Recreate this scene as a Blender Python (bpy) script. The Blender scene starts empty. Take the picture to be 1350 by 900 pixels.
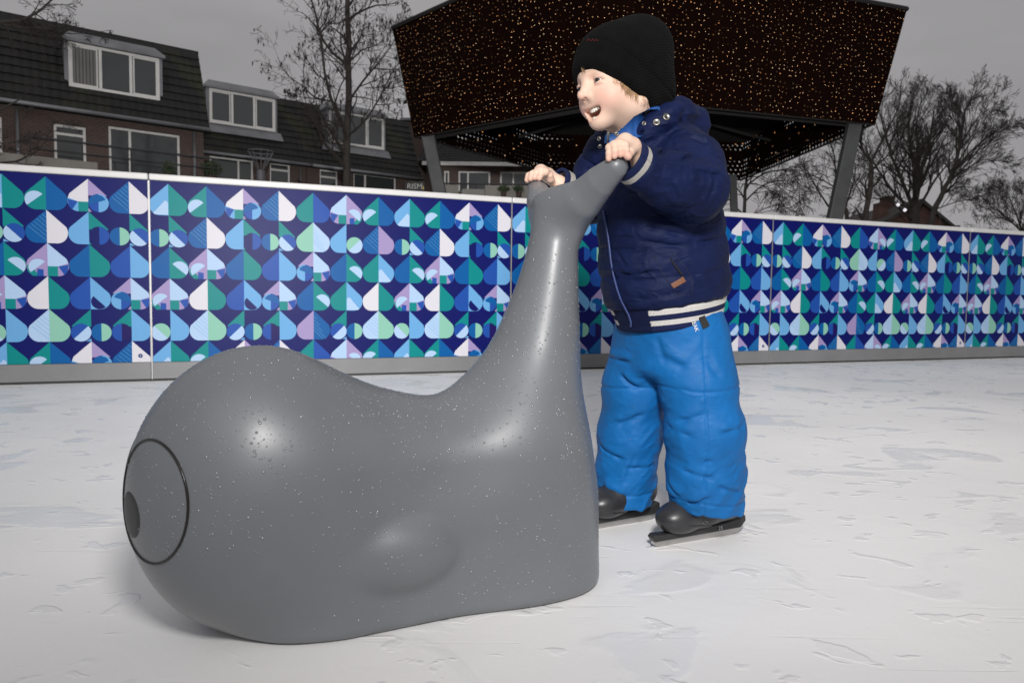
import bpy, bmesh, math, random
import numpy as np
from mathutils import Vector, Matrix
C = bpy.context.scene.collection
R_ = math.radians

# ------------------------------------------------------------------ camera, sky, light
FPX = 938.0                      # focal length in pixels of the 1350 px wide photograph
CAM = np.array([0.0, 0.0, 0.49])
PITCH, ROLL = R_(3.6), 0.0130
f_ = np.array([0, math.cos(PITCH), -math.sin(PITCH)])
u0 = np.array([0, math.sin(PITCH), math.cos(PITCH)]); r0 = np.array([1.0, 0, 0])
r_ = r0*math.cos(ROLL)+u0*math.sin(ROLL); u_ = -r0*math.sin(ROLL)+u0*math.cos(ROLL)
cd = bpy.data.cameras.new('camera'); cam = bpy.data.objects.new('camera', cd); C.objects.link(cam)
cam.matrix_world = Matrix(((r_[0], u_[0], -f_[0], CAM[0]), (r_[1], u_[1], -f_[1], CAM[1]), (r_[2], u_[2], -f_[2], CAM[2]), (0, 0, 0, 1)))
cd.sensor_width = 36; cd.lens = FPX/1350*36; cd.dof.use_dof = True; cd.dof.focus_distance = 1.45; cd.dof.aperture_fstop = 9.0
cd.clip_start = 0.02; cd.clip_end = 2000
sc = bpy.context.scene; sc.camera = cam
sc.view_settings.view_transform = 'Standard'; sc.view_settings.look = 'None'
sc.view_settings.exposure = 0; sc.view_settings.gamma = 1; sc.view_settings.use_curve_mapping = False

SUN_EL, SUN_AZ = R_(50), R_(200)
w = bpy.data.worlds.new('World'); sc.world = w; w.use_nodes = True
nt = w.node_tree; nt.nodes.clear()
def N(t, typ, **kw):
    n = t.nodes.new(typ)
    for k, v in kw.items():
        if k.startswith('i_'):
            n.inputs[k[2:].replace('_', ' ')].default_value = v
        else: setattr(n, k, v)
    return n
out = N(nt, 'ShaderNodeOutputWorld'); bg = N(nt, 'ShaderNodeBackground')
sky = N(nt, 'ShaderNodeTexSky', sky_type='NISHITA', sun_disc=False, sun_elevation=SUN_EL, sun_rotation=SUN_AZ, dust_density=4.0)
bw = N(nt, 'ShaderNodeRGBToBW'); nt.links.new(sky.outputs[0], bw.inputs[0])
# overcast: the cloud deck hides the blue; it is brighter towards the zenith and faintly mottled
tc = N(nt, 'ShaderNodeTexCoord'); sp = N(nt, 'ShaderNodeSeparateXYZ'); nt.links.new(tc.outputs['Generated'], sp.inputs[0])
mr = N(nt, 'ShaderNodeMapRange'); mr.inputs[1].default_value = 0; mr.inputs[2].default_value = 1
mr.inputs[3].default_value = 2.85; mr.inputs[4].default_value = 3.6; nt.links.new(sp.outputs[2], mr.inputs[0])
mp = N(nt, 'ShaderNodeMapping'); mp.inputs['Scale'].default_value = (1.6, 1.6, 5.0); nt.links.new(tc.outputs['Generated'], mp.inputs[0])
nz = N(nt, 'ShaderNodeTexNoise', i_Scale=1.3, i_Detail=5.0, i_Roughness=0.5); nt.links.new(mp.outputs[0], nz.inputs['Vector'])
mr2 = N(nt, 'ShaderNodeMapRange'); mr2.inputs[1].default_value = .3; mr2.inputs[2].default_value = .7
mr2.inputs[3].default_value = .84; mr2.inputs[4].default_value = 1.14; nt.links.new(nz.outputs[0], mr2.inputs[0])
mu = N(nt, 'ShaderNodeMath', operation='MULTIPLY'); nt.links.new(mr.outputs[0], mu.inputs[0]); nt.links.new(mr2.outputs[0], mu.inputs[1])
cl = N(nt, 'ShaderNodeCombineColor')
for i, k in enumerate((1.0, .975, 1.0)):
    m_ = N(nt, 'ShaderNodeMath', operation='MULTIPLY'); m_.inputs[1].default_value = k
    nt.links.new(mu.outputs[0], m_.inputs[0]); nt.links.new(m_.outputs[0], cl.inputs[i])
mix = N(nt, 'ShaderNodeMix', data_type='RGBA'); mix.inputs[0].default_value = .97
nt.links.new(bw.outputs[0], mix.inputs[6]); nt.links.new(cl.outputs[0], mix.inputs[7])
nt.links.new(mix.outputs[2], bg.inputs[0]); bg.inputs[1].default_value = 0.112; nt.links.new(bg.outputs[0], out.inputs[0])

sl = bpy.data.lights.new('sun', 'SUN'); sl.energy = 0.22; sl.angle = R_(40); sl.color = (1, .98, .95)
so = bpy.data.objects.new('sun', sl); C.objects.link(so)
so.rotation_euler = (R_(90)-SUN_EL, 0, math.pi-SUN_AZ)

# the photographer's flash, held above the camera: the light the whole foreground is lit by
FLASH_POS = (0.12, -0.06, 1.10)
fl = bpy.data.lights.new('camera_flash', 'SPOT'); fl.energy = 365; fl.shadow_soft_size = 0.13; fl.spot_size = R_(142); fl.spot_blend = 1.0
fl.color = (1.0, .98, .96); fl.use_nodes = True
ft = fl.node_tree; ft.nodes.clear()
lf = N(ft, 'ShaderNodeLightFalloff', i_Strength=1.0, i_Smooth=9.0); em = N(ft, 'ShaderNodeEmission'); lo = N(ft, 'ShaderNodeOutputLight')
em.inputs[0].default_value = (1, 1, 1, 1)
ft.links.new(lf.outputs['Linear'], em.inputs['Strength']); ft.links.new(em.outputs[0], lo.inputs[0])
fo = bpy.data.objects.new('camera_flash', fl); C.objects.link(fo); fo.location = FLASH_POS
fo.rotation_euler = Vector((0.35, 4.0, -0.05)).to_track_quat('-Z', 'Y').to_euler()
# ------------------------------------------------------------------ points from the photograph
def P(px, py, d):
    """world point seen at photo pixel (px,py) at depth d along the camera axis"""
    return CAM + d*(f_ + (px-675)/FPX*r_ - (py-450)/FPX*u_)
def G(px, py, z=0.0):
    """world point on the horizontal plane z seen at the pixel"""
    v = f_ + (px-675)/FPX*r_ - (py-450)/FPX*u_
    return CAM + v*((z-CAM[2])/v[2])

# ------------------------------------------------------------------ signed distance modelling
def smin(a, b, k):
    h = np.clip(.5+.5*(b-a)/k, 0, 1); return b*(1-h)+a*h-k*h*(1-h)
def smax(a, b, k): return -smin(-a, -b, k)
def sphere(p, c, r): return np.linalg.norm(p-c, axis=1)-r
def ell(p, c, r):
    q = (p-c); r = np.asarray(r, float)
    k0 = np.linalg.norm(q/r, axis=1); k1 = np.linalg.norm(q/(r*r), axis=1)
    return k0*(k0-1)/np.maximum(k1, 1e-6)
def rcone(p, a, b, ra, rb):
    """tapered capsule"""
    a = np.asarray(a, float); b = np.asarray(b, float)
    ab = b-a; t = np.clip(((p-a)@ab)/max(ab@ab, 1e-9), 0, 1)
    return np.linalg.norm(p-a-t[:, None]*ab, axis=1)-(ra+(rb-ra)*t)
def chain(p, pts, k=.01):
    d = None
    for (a, ra), (b, rb) in zip(pts[:-1], pts[1:]):
        e = rcone(p, a, b, ra, rb); d = e if d is None else smin(d, e, k)
    return d
def rbox(p, c, h, r):
    q = np.abs(p-c)-(np.asarray(h)-r)
    return np.linalg.norm(np.maximum(q, 0), axis=1)+np.minimum(q.max(axis=1), 0)-r
def frame(p, o, M):
    """coordinates of p in the frame with origin o and rows of M as axes"""
    return (p-o)@np.asarray(M).T

_rng = np.random.RandomState(7)
_tab = _rng.rand(64, 64, 64).astype(np.float32)
def vnoise(p, s):
    q = p/s; i = np.floor(q).astype(np.int64); f = q-i; f = f*f*(3-2*f); i &= 63; j = (i+1) & 63
    x0, y0, z0 = i.T; x1, y1, z1 = j.T; fx, fy, fz = f.T
    l = lambda a, b, t: a+(b-a)*t
    return l(l(l(_tab[x0, y0, z0], _tab[x1, y0, z0], fx), l(_tab[x0, y1, z0], _tab[x1, y1, z0], fx), fy),
             l(l(_tab[x0, y0, z1], _tab[x1, y0, z1], fx), l(_tab[x0, y1, z1], _tab[x1, y1, z1], fx), fy), fz)-.5

def surface(fn, lo, hi, h, proj=2, B=12):
    """surface nets over a sparse grid: returns vertices and quads of fn = 0"""
    lo = np.asarray(lo, float); hi = np.asarray(hi, float)
    n = (np.ceil((hi-lo)/h/B).astype(int))*B+1
    val = np.empty(n, np.float32)
    nb = (n-1)//B
    bi = np.stack(np.meshgrid(*[np.arange(k) for k in nb], indexing='ij'), -1).reshape(-1, 3)
    cen = fn(lo+(bi*B+B/2)*h)
    rad = B*h*.87*1.7+.004
    gi = np.stack(np.meshgrid(*[np.arange(B+1)]*3, indexing='ij'), -1).reshape(-1, 3)
    act = np.abs(cen) < rad
    for b, c in zip(bi[~act], cen[~act]):
        s = b*B; val[s[0]:s[0]+B+1, s[1]:s[1]+B+1, s[2]:s[2]+B+1] = c
    ab = bi[act]
    for k in range(0, len(ab), 200):
        blk = ab[k:k+200]; pts = (blk[:, None, :]*B+gi[None])
        v = fn((lo+pts.reshape(-1, 3)*h)).reshape(len(blk), B+1, B+1, B+1)
        for b, vv in zip(blk, v):
            s = b*B; val[s[0]:s[0]+B+1, s[1]:s[1]+B+1, s[2]:s[2]+B+1] = vv
    ins = val < 0; cn = n-1; strides = np.array([cn[1]*cn[2], cn[2], 1])
    cells, pos, quads = [], [], []
    for ax in range(3):
        o = [1, 1, 1]; o[ax] = 0
        sa = [slice(None)]*3; sb = [slice(None)]*3; sa[ax] = slice(0, -1); sb[ax] = slice(1, None)
        A = ins[tuple(sa)]; Bv = ins[tuple(sb)]
        e = np.argwhere(A != Bv)
        for q in range(3):
            if q != ax: e = e[(e[:, q] > 0) & (e[:, q] < n[q]-1)]
        v0 = val[tuple(e.T)].astype(float); e1 = e.copy(); e1[:, ax] += 1; v1 = val[tuple(e1.T)].astype(float)
        p = e.astype(float); p[:, ax] += v0/(v0-v1)
        a1, a2 = (ax+1) % 3, (ax+2) % 3
        d1 = np.zeros(3, int); d1[a1] = 1; d2 = np.zeros(3, int); d2[a2] = 1
        ids = [((e-x)@strides) for x in (d1+d2, d2, 0*d1, d1)]
        for i in ids: cells.append(i); pos.append(p)
        q = np.stack(ids, 1); flip = v0 > 0
        q[flip] = q[flip][:, ::-1]; quads.append(q)
    cells = np.concatenate(cells); pos = np.concatenate(pos); quads = np.concatenate(quads)
    uq, inv = np.unique(cells, return_inverse=True)
    cnt = np.bincount(inv)
    V = np.stack([np.bincount(inv, pos[:, a])/cnt for a in range(3)], 1)*h+lo
    Q = np.searchsorted(uq, quads)
    eps = h*.3
    for _ in range(proj):
        f0 = fn(V); g = np.stack([(fn(V+np.eye(3)[a]*eps)-f0)/eps for a in range(3)], 1)
        g2 = np.maximum((g*g).sum(1), .2)
        st = -(f0/g2)[:, None]*g; ln = np.linalg.norm(st, axis=1, keepdims=True)
        V = V+st*np.minimum(1, h*.8/np.maximum(ln, 1e-9))
    return V, Q

# ------------------------------------------------------------------ the whale skating aid
WA = R_(27.0)
WO = np.array([-0.380, 1.048, 0.0])
wa = np.array([math.cos(WA), math.sin(WA), 0]); wn = np.array([-math.sin(WA), math.cos(WA), 0]); WM = np.array([wa, wn, [0, 0, 1.0]])
def wl(p): return frame(p, WO, WM)
def ww(q): return WO+np.asarray(q)@WM
_tz = np.array([.02, .12, .24, .32, .40, .48, .56, .62, .68])
_tu = np.polyfit(_tz, [.425, .430, .438, .452, .472, .488, .503, .511, .518], 5)
_tr = np.polyfit(_tz, [.112, .111, .107, .098, .080, .060, .046, .042, .041], 5)
FLUKES = [[(wl(P(x, y, dd)[None])[0], r) for x, y, dd, r in L] for L in (
    [(811.5, 220, 1.155, .0200), (790, 241, 1.185, .0270), (768, 264, 1.22, .0345), (742, 292, 1.27, .041)],
    [(708, 249, 1.43, .0190), (714, 266, 1.39, .0290), (725, 288, 1.33, .038)])]
FTOP = [wl(P(814, 205, 1.155)[None])[0], wl(P(706, 237, 1.43)[None])[0]]
def whale_l(q):
    qs = q.copy(); qs[:, 1] = np.abs(qs[:, 1])
    d = ell(qs, (.006, 0, .202), (.179, .164, .211))
    d = smin(d, rbox(qs, (.256, 0, .05), (.272, .110, .15), .070), .055)
    qb = qs.copy(); qb[:, 0] += .12*qs[:, 2]
    d = smin(d, rbox(qb, (.300, 0, .09), (.233, .112, .195), .052), .09)
    d = smin(d, ell(qs, (.13, 0, .245), (.13, .075, .095)), .07)
    d = smin(d, ell(qs, (.265, 0, .225), (.17, .080, .093)), .05)
    d = smin(d, ell(qs, (.40, 0, .225), (.10, .085, .105)), .05)
    zc = np.clip(q[:, 2], .02, .68); uc = np.polyval(_tu, zc); rr = np.polyval(_tr, zc)
    st = (np.hypot(q[:, 0]-uc, q[:, 1]*.92)-rr)*.93
    st = smax(st, q[:, 2]-.672, .03)
    d = smin(d, st, .10)
    for fk, tp in zip(FLUKES, FTOP): d = smin(d, smax(chain(q, fk, .002), q[:, 2]-tp[2]+.25*np.abs(q[:, 0]-tp[0]), .010), .026)
    d = smin(d, ell(q, (.516, 0, .650), (.034, .080, .036)), .02)
    d = smin(d, ell(qs, (.19, .128, .11), (.076, .030, .046)), .022)
    d = smax(d, -q[:, 2], .016)
    return d
def whale(p): return whale_l(wl(p))
# ------------------------------------------------------------------ the child
def unit(v): v = np.asarray(v, float); return v/np.linalg.norm(v)
HU = unit((-.15, -.02, .97)); HL = unit(np.array((.49, -.87, .04))-HU*np.dot((.49, -.87, .04), HU)); HF = np.cross(HL, HU)
HM = np.array([HF, HL, HU])
HE = P(775, 112, 1.33)                       # between the eyes
HO = HE-.077*HF                              # middle of the skull
def hw(q): return HO+np.asarray(q, float)@HM
T0, T1 = P(882, 418, 1.455), P(857, 172, 1.40)
TU = unit(T1-T0); TF = unit(np.array((-.80, -.60, 0))-TU*np.dot((-.80, -.60, 0), TU)); TL = np.cross(TU, TF)
TM = np.array([TF, TL, TU]); TH = np.linalg.norm(T1-T0)
def tw(q): return T0+np.asarray(q, float)@TM
# joints
SHn, ELn, WRn, HAn = P(893, 193, 1.36), P(917, 250, 1.27), P(846, 216, 1.195), P(826, 194, 1.175)
SHf, ELf, WRf, HAf = P(806, 205, 1.50), P(778, 262, 1.55), P(738, 243, 1.47), P(716, 233, 1.455)
HPn, KNn, ANn = P(915, 450, 1.43), P(929, 570, 1.42), P(932, 668, 1.455)
HPf, KNf, ANf = P(850, 450, 1.50), P(831, 570, 1.54), P(823, 655, 1.56)
FDn = unit(G(861, 720)-G(974, 700)); FDf = unit(G(772, 701)-G(862, 684))
Hn, Tn = G(974, 702), G(861, 721)            # blade heel and toe on the ice, near foot
Hf, Tf = G(862, 684), G(766, 700)

def head(q):
    q2 = q.copy(); q2[:, 1] = np.abs(q2[:, 1])
    d = ell(q, (0, 0, .022), (.086, .065, .080))
    d = smin(d, ell(q, (.028, 0, -.024), (.052, .043, .054)), .03)
    d = smin(d, sphere(q2, (.047, .026, -.031), .0268), .02)
    d = smin(d, sphere(q2, (.000, .037, -.048), .027), .03)
    d = smin(d, ell(q, (.060, 0, -.0685), (.018, .020, .0155)), .022)
    # brow and eye sockets, closed-up laughing lids
    d = smax(d, -ell(q2, (.086, .0265, .001), (.016, .017, .011)), .008)
    d = smin(d, ell(q2, (.0690, .0270, .0058), (.0098, .0138, .0060)), .0022)
    d = smin(d, ell(q2, (.0690, .0272, -.0053), (.0098, .0142, .0058)), .0022)
    # nose
    n_ = chain(q, [((.076, 0, .006), .0065), ((.086, 0, -.011), .0066), ((.0940, 0, -.0195), .0084)], .006)
    n_ = smin(n_, sphere(q2, (.084, .0080, -.0225), .0060), .005)
    d = smin(d, n_, .010)
    d = smax(d, -ell(q2, (.090, .0046, -.0275), (.0040, .0026, .0032)), .002)
    # lips round a wide open laughing mouth
    mx = q2[:, 1]; zc = -.0530+.0075*(mx/.0260)**2
    r_up = np.sqrt(((mx)/.0275)**2+((q[:, 2]-zc)/np.where(q[:, 2] > zc, .0110, .0150))**2)
    lip = np.hypot((r_up-1)*.0150, (q[:, 0]-(.0715-.30*np.maximum(mx, 0)-10*mx*mx*.5+.10*(q[:, 2]+.053)))*.8)-.0032
    d = smin(d, lip*.9, .006)
    mo = (r_up-.84)*.0115
    mo = smax(mo, .046-q[:, 0]-.25*mx, .004)
    d = smax(d, -mo, .0025)
    # nasolabial fold
    fold = np.abs(chain(q2, [((.078, .015, -.026), 0), ((.066, .029, -.042), 0)], .002))
    d = d+.0013*np.exp(-(fold/.0042)**2)
    # ear
    d = smin(d, ell(q2, (.004, .062, -.046), (.010, .008, .010)), .005)
    return d
def curl(base, dirs, lens, r, k=.004):
    pts = [(np.asarray(base), r)]; c = np.asarray(base, float)
    for i, (dv, L) in enumerate(zip(dirs, lens)):
        c = c+unit(dv)*L; pts.append((c, r*(.95-.07*i)))
    return pts
def hand_parts():
    """two lists of (chain) fingers plus palms, as world points"""
    H = []
    # near hand: palm behind and above the fluke tip, four fingers folded over it, thumb beneath at the wrist side
    X = r_; Z = u_; Y = f_
    K = [P(804, 195, 1.143), P(810, 191.5, 1.138), P(816.5, 190.5, 1.135), P(823.5, 192, 1.134)]
    fing = []
    for i, k in enumerate(K):
        s = (-.10, -.03, .03, .06)[i]
        L = (.0135, .0135, .0125, .011)[i]
        fing.append(curl(k, [s*X-.62*Z-.45*Y, s*X-1.0*Z+.12*Y], [L, L*.62], .0058))
    palm = [(k+np.array([0, 0, 0]), .0066) for k in K]
    back = [P(824, 187, 1.158), P(833, 193, 1.168)]
    H.append(dict(f=fing, K=K, back=back, wrist=WRn, thumb=[(P(834, 197, 1.160), .0085), (P(830.5, 201, 1.143), .0070), (P(828, 206.5, 1.130), .0060)]))
    K2 = [P(704, 229, 1.432), P(709, 226.5, 1.425), P(714, 225.5, 1.422), P(719, 227, 1.424)]
    fing2 = []
    for i, k in enumerate(K2):
        L = (.0125, .0135, .013, .012)[i]
        fing2.append(curl(k, [-.75*X-.40*Z-.35*Y, -.35*X-.95*Z+.0*Y], [L, L*.7], .0070))
    H.append(dict(f=fing2, K=K2, back=[P(713, 226, 1.445), P(722, 231, 1.462)], wrist=WRf, thumb=[(P(727, 240, 1.455), .0085), (P(725.5, 236, 1.440), .0076), (P(725, 231.5, 1.432), .0066)]))
    return H
HANDS = hand_parts()
def hand(p, H):
    d = None
    for f in H['f']:
        e = chain(p, f, .003); d = e if d is None else np.minimum(d, e)
    kn = chain(p, [(k, .0062) for k in H['K']], .004)
    d = smin(d, kn, .003)
    b0, b1 = H['back']
    for k in H['K']: d = smin(d, rcone(p, k, b0 if k is not H['K'][3] else b1, .0066, .0112), .004)
    d = smin(d, chain(p, [(b0, .0120), (b1, .0135), (H['wrist'], .0155)], .006), .008)
    d = smin(d, chain(p, H['thumb'], .003), .004)
    return d
def local(p, c, r, fn):
    # evaluate fn only near its thing; elsewhere a safe lower bound
    dist = np.linalg.norm(p-c, axis=1); out = dist-r+.03
    m = dist < r
    if m.any(): out[m] = fn(p[m])
    return out
def body(p):
    d = local(p, hw((0, 0, -.02)), .17, lambda x: head(frame(x, HO, HM)))
    neck = rcone(p, hw((-.012, 0, -.045)), tw((.0, 0, TH-.03)), .045, .042)
    d = smin(d, neck, .02)
    q = frame(p, T0, TM)
    tor = ell(q, (0, 0, TH*.52), (.075, .088, TH*.60))
    d = smin(d, tor, .03)
    for a in (((SHn, .036), (ELn, .028), (WRn, .0165)), ((SHf, .036), (ELf, .028), (WRf, .0165))): d = smin(d, chain(p, list(a), .01), .02)
    for a in (((HPn, .055), (KNn, .042), (ANn, .026)), ((HPf, .055), (KNf, .042), (ANf, .026))): d = smin(d, chain(p, list(a), .01), .03)
    for an, t, h in ((ANn, Tn, Hn), (ANf, Tf, Hf)):
        hh = h+np.array([0, 0, .05])+.045*unit(t-h); tt = h+.16*unit(t-h)+np.array([0, 0, .045])
        d = smin(d, chain(p, [(an, .028), (hh+np.array([0, 0, .03]), .020), (tt+np.array([0, 0, .018]), .014)], .01), .01)
    for H in HANDS: d = smin(d, local(p, H['back'][0], .10, lambda x: hand(x, H)), .006)
    return d

def hat(p):
    q = frame(p, HO, HM)
    top = ell(q, (-.009, .002, .036), (.100, .084, .081))
    top = smin(top, ell(q, (-.060, 0, .072), (.062, .062, .060)), .03)
    low = ell(q, (-.024, .002, -.012), (.090, .077, .080))
    d = smin(top, low, .02)
    rim = np.interp(q[:, 0], [-.10, -.04, .008, .031, .056, .068, .080, .094, .11], [-.112, -.078, -.043, -.023, -.004, .008, .021, .028, .032])
    d = smax(d, (rim-q[:, 2])*.72, .008)
    # folded brim and slouch creases
    d -= .0022*np.exp(-((q[:, 2]-rim-.012)/.012)**2)
    d += .0022*np.exp(-((q[:, 2]-rim-.052-.01*np.sin(q[:, 1]*40))/.004)**2)
    return d

def fold(p, s, a):
    """ridged cloth noise"""
    n1 = np.abs(vnoise(p, s)); return a*(1-2.6*n1)
CAn = unit(P(818, 203, 1.17)-P(850, 229, 1.20)); CFn = P(838, 219, 1.193)
CAf = unit(P(726, 236, 1.455)-P(748, 248, 1.48)); CFf = P(740, 245, 1.474)
CREASE = dict(pants=[], jacket=[])
def creases(p, lst):
    """cloth folds: a groove with a soft ridge beside it, along 3D segments"""
    o = np.zeros(len(p))
    for a, b, dep, w in lst:
        ab = b-a; t = ((p-a)@ab)/(ab@ab); tc = np.clip(t, 0, 1); v = p-a-tc[:, None]*ab; r2 = (v*v).sum(1); tp = np.exp(-(np.maximum(np.abs(t-.5)-.25, 0)/.22)**2)
        up = v[:, 2]; o += dep*tp*(np.exp(-r2/(w*w))-.75*np.exp(-((v[:, 0]**2+v[:, 1]**2)*.5+(up-1.6*w)**2)/(2.2*w*w)))
    return o
def jacket_parts(p):
    q = frame(p, T0, TM); f, l, z = q.T
    zz = np.clip(z/TH, -.1, 1.15)
    a = np.interp(zz, [-.1, 0, .12, .3, .55, .75, .9, 1.05, 1.15], [.110, .112, .122, .125, .116, .102, .085, .055, .045])
    b = np.interp(zz, [-.1, 0, .12, .3, .55, .75, .9, 1.05, 1.15], [.106, .108, .116, .117, .112, .108, .098, .058, .045])
    m = (a+b)/2
    tor = (np.sqrt((f/a)**2+(l/b)**2)-1)*m*.92
    return q, tor, zz
def jacket(p):
    q, tor, zz = jacket_parts(p); f, l, z = q.T
    tor = smax(tor, .030-z, .010); tor = smax(tor, z-TH*1.02, .03)
    # quilting: stitched rows, puffed between
    rows = .058
    zq = z-.036+.006*np.sin(f*22+1)+.004*np.sin(l*31)
    ph = (zq/rows) % 1.0
    puff = .0042*np.sqrt(np.clip(np.sin(ph*math.pi), 0, 1))
    body_m = np.clip((z-.034)/.004, 0, 1)*np.clip((TH*.93-z)/.03, 0, 1)
    tor = tor-puff*body_m-(.004)*body_m
    arm = chain(p, [(SHn-.02*TU, .060), (P(909, 220, 1.31), .056), (ELn, .052), (P(880, 238, 1.235), .044), (P(846, 223, 1.198), .036)], .02)
    arm = smax(arm, (p-CFn)@CAn, .006)
    armf = chain(p, [(SHf, .058), (P(790, 232, 1.535), .052), (ELf, .048), (P(752, 252, 1.49), .034)], .02)
    # sleeve quilting rows across the arm
    axn = unit(ELn-SHn); s1 = (p-SHn)@axn; ax2 = unit(WRn-ELn); s2 = (p-ELn)@ax2
    gr = lambda s, w: np.exp(-((((s/w) % 1.0)-.5)*w/.0035)**2)
    g = np.where(s2 > 0.012, .35*gr(s2+.01, .052), .55*gr(s1, .046))
    arm = arm+.0030*g
    armf = armf+.0028*gr((p-SHf)@unit(ELf-SHf), .046)
    d = smin(tor, arm, .014); d = smin(d, armf, .016)
    # crease where sleeve meets body
    # hood bunched behind the neck
    hd = chain(p, [(P(868, 146, 1.37), .020), (P(893, 150, 1.40), .027), (P(913, 164, 1.45), .030), (P(897, 168, 1.53), .032), (P(862, 162, 1.53), .028)], .02)
    hd = smin(hd, chain(p, [(P(905, 165, 1.43), .026), (P(922, 188, 1.46), .020)], .01), .01)
    d = smin(d, hd, .012)
    # shoulder yoke flap with the two snaps
    yk = ell(frame(p, P(866, 165, 1.325), np.array([unit(P(880, 150, 1.33)-P(850, 172, 1.31)), unit(np.cross(unit(P(880, 150, 1.33)-P(850, 172, 1.31)), f_)), f_])), (0, 0, 0), (.052, .024, .030))
    d = smin(d, yk, .012)
    # wrinkles
    pr = frame(p, ELn, np.array([ax2, unit(np.cross(ax2, f_)), f_]))
    near_el = np.exp(-(np.linalg.norm(p-ELn, axis=1)/.085)**2)
    d = d-near_el*fold(pr*np.array([1.9, .7, .7]), .030, .0042)
    sh = np.exp(-(np.linalg.norm(p-SHn, axis=1)/.075)**2)
    d = d-sh*fold(p@np.array([[.8, .2, .6], [.1, .6, 0], [-.6, 0, 1.9]]), .034, .0036)
    d = d-fold(q*np.array([.8, .8, 1.7]), .036, .0024)-.0016*vnoise(p, .012)
    if CREASE['jacket']: d = d+creases(p, CREASE['jacket'])
    # room for the neck
    d = smax(d, -rcone(p, hw((.006, 0, -.06)), tw((.030, 0, TH+.10)), .053, .058), .006)
    return d
def hem(p):
    q, tor, zz = jacket_parts(p); z = q[:, 2]
    tor = tor+.002-.0035*np.clip((z-.0)/.034, 0, 1)
    d = smax(tor, np.abs(z-.012)-.024, .006)
    return smax(d, -tor-.012, .002)
def cuff_of(c, ax, r, ln):
    def fn(p):
        q = p-c; h = q@ax; rad = np.linalg.norm(q-h[:, None]*ax, axis=1)
        return smax(np.abs(rad-r)-.0035, np.abs(h-ln/2)-ln/2, .003)
    return fn
def collar(p):
    """stand-up collar lining"""
    c0 = tw((.004, 0, TH-.035)); ax = unit(hw((-.005, 0, -.06))-tw((.0, 0, TH-.06)))
    q = p-c0; h = q@ax; rad = np.linalg.norm(q-h[:, None]*ax, axis=1)
    d = np.maximum(np.abs(rad-.056)-.005, np.abs(h-.012)-.030)
    band = chain(p, [(P(800, 182, 1.300), .009), (P(813, 182, 1.292), .012), (P(830, 173, 1.290), .016), (P(846, 164, 1.295), .018), (P(864, 156, 1.32), .018), (P(880, 152, 1.38), .016)], .01)
    front = chain(p, [(P(798, 180, 1.300), .009), (P(789, 184, 1.315), .010), (P(787, 197, 1.325), .010)], .01)
    d = smin(d, front+.003, .006)
    return smin(d-.003, band-.0015*fold(p*np.array([1.5, 1, .5]), .02, 1.0), .006)
def pants(p):
    near = chain(p, [(HPn, .068), (P(920, 505, 1.42), .073), (KNn, .073), (P(930, 625, 1.44), .071), (ANn, .070)], .02)
    far = chain(p, [(HPf, .066), (P(838, 510, 1.52), .067), (KNf, .063), (P(826, 620, 1.56), .060), (ANf, .058)], .02)
    q = frame(p, T0, TM)
    top = smax((np.sqrt((q[:, 0]/.098)**2+(q[:, 1]/.104)**2)-1)*.095, np.abs(q[:, 2]+.02)-.085, .03)
    def leg(d, an, kn, hem, s, crease, off):
        ax = unit(kn-an)
        h = (p-an)@ax
        d = smax(d, -(p-hem)@ax, .006)
        return d
    near = smax(near, -((p-P(930, 670, 1.43))@unit((.05, .02, 1))), .006)
    far = smax(far, -((p-P(824, 664, 1.55))@unit((-.02, .02, 1))), .006)
    # knee seams, hem seam
    def seams(d, zs):
        for z in zs: d = d+.0022*np.exp(-((p[:, 2]-z-.004*np.sin(p[:, 0]*30+z*40))/.0028)**2)
        return d
    near = seams(near, (.318, .092)); far = seams(far, (.305, .078))
    sx = P(933, 560, 1.33)[0]
    near = near+.0020*np.exp(-((p[:, 0]-sx-.035*(0.3-p[:, 2]))/.0025)**2)
    d = smin(near, far, .005)
    d = smin(d, top, .03)
    c, s = math.cos(.85), math.sin(.85)
    q = p@np.array([[c, 0, s], [0, 1, 0], [-s, 0, c]]).T
    lowm = .35+1.0*np.clip((.34-p[:, 2])/.2, 0, 1)
    wv = np.stack([vnoise(p, .09), vnoise(p+7, .09), vnoise(p+13, .09)], 1)*.05
    d = d-lowm*fold((q+wv)*np.array([.60, .60, 1.9]), .060, .0036)-lowm*fold((q+wv)*np.array([.8, .8, 1.7])+5, .026, .0014)-.001*vnoise(p, .011)
    if CREASE['pants']: d = d+creases(p, CREASE['pants'])
    return d
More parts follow.
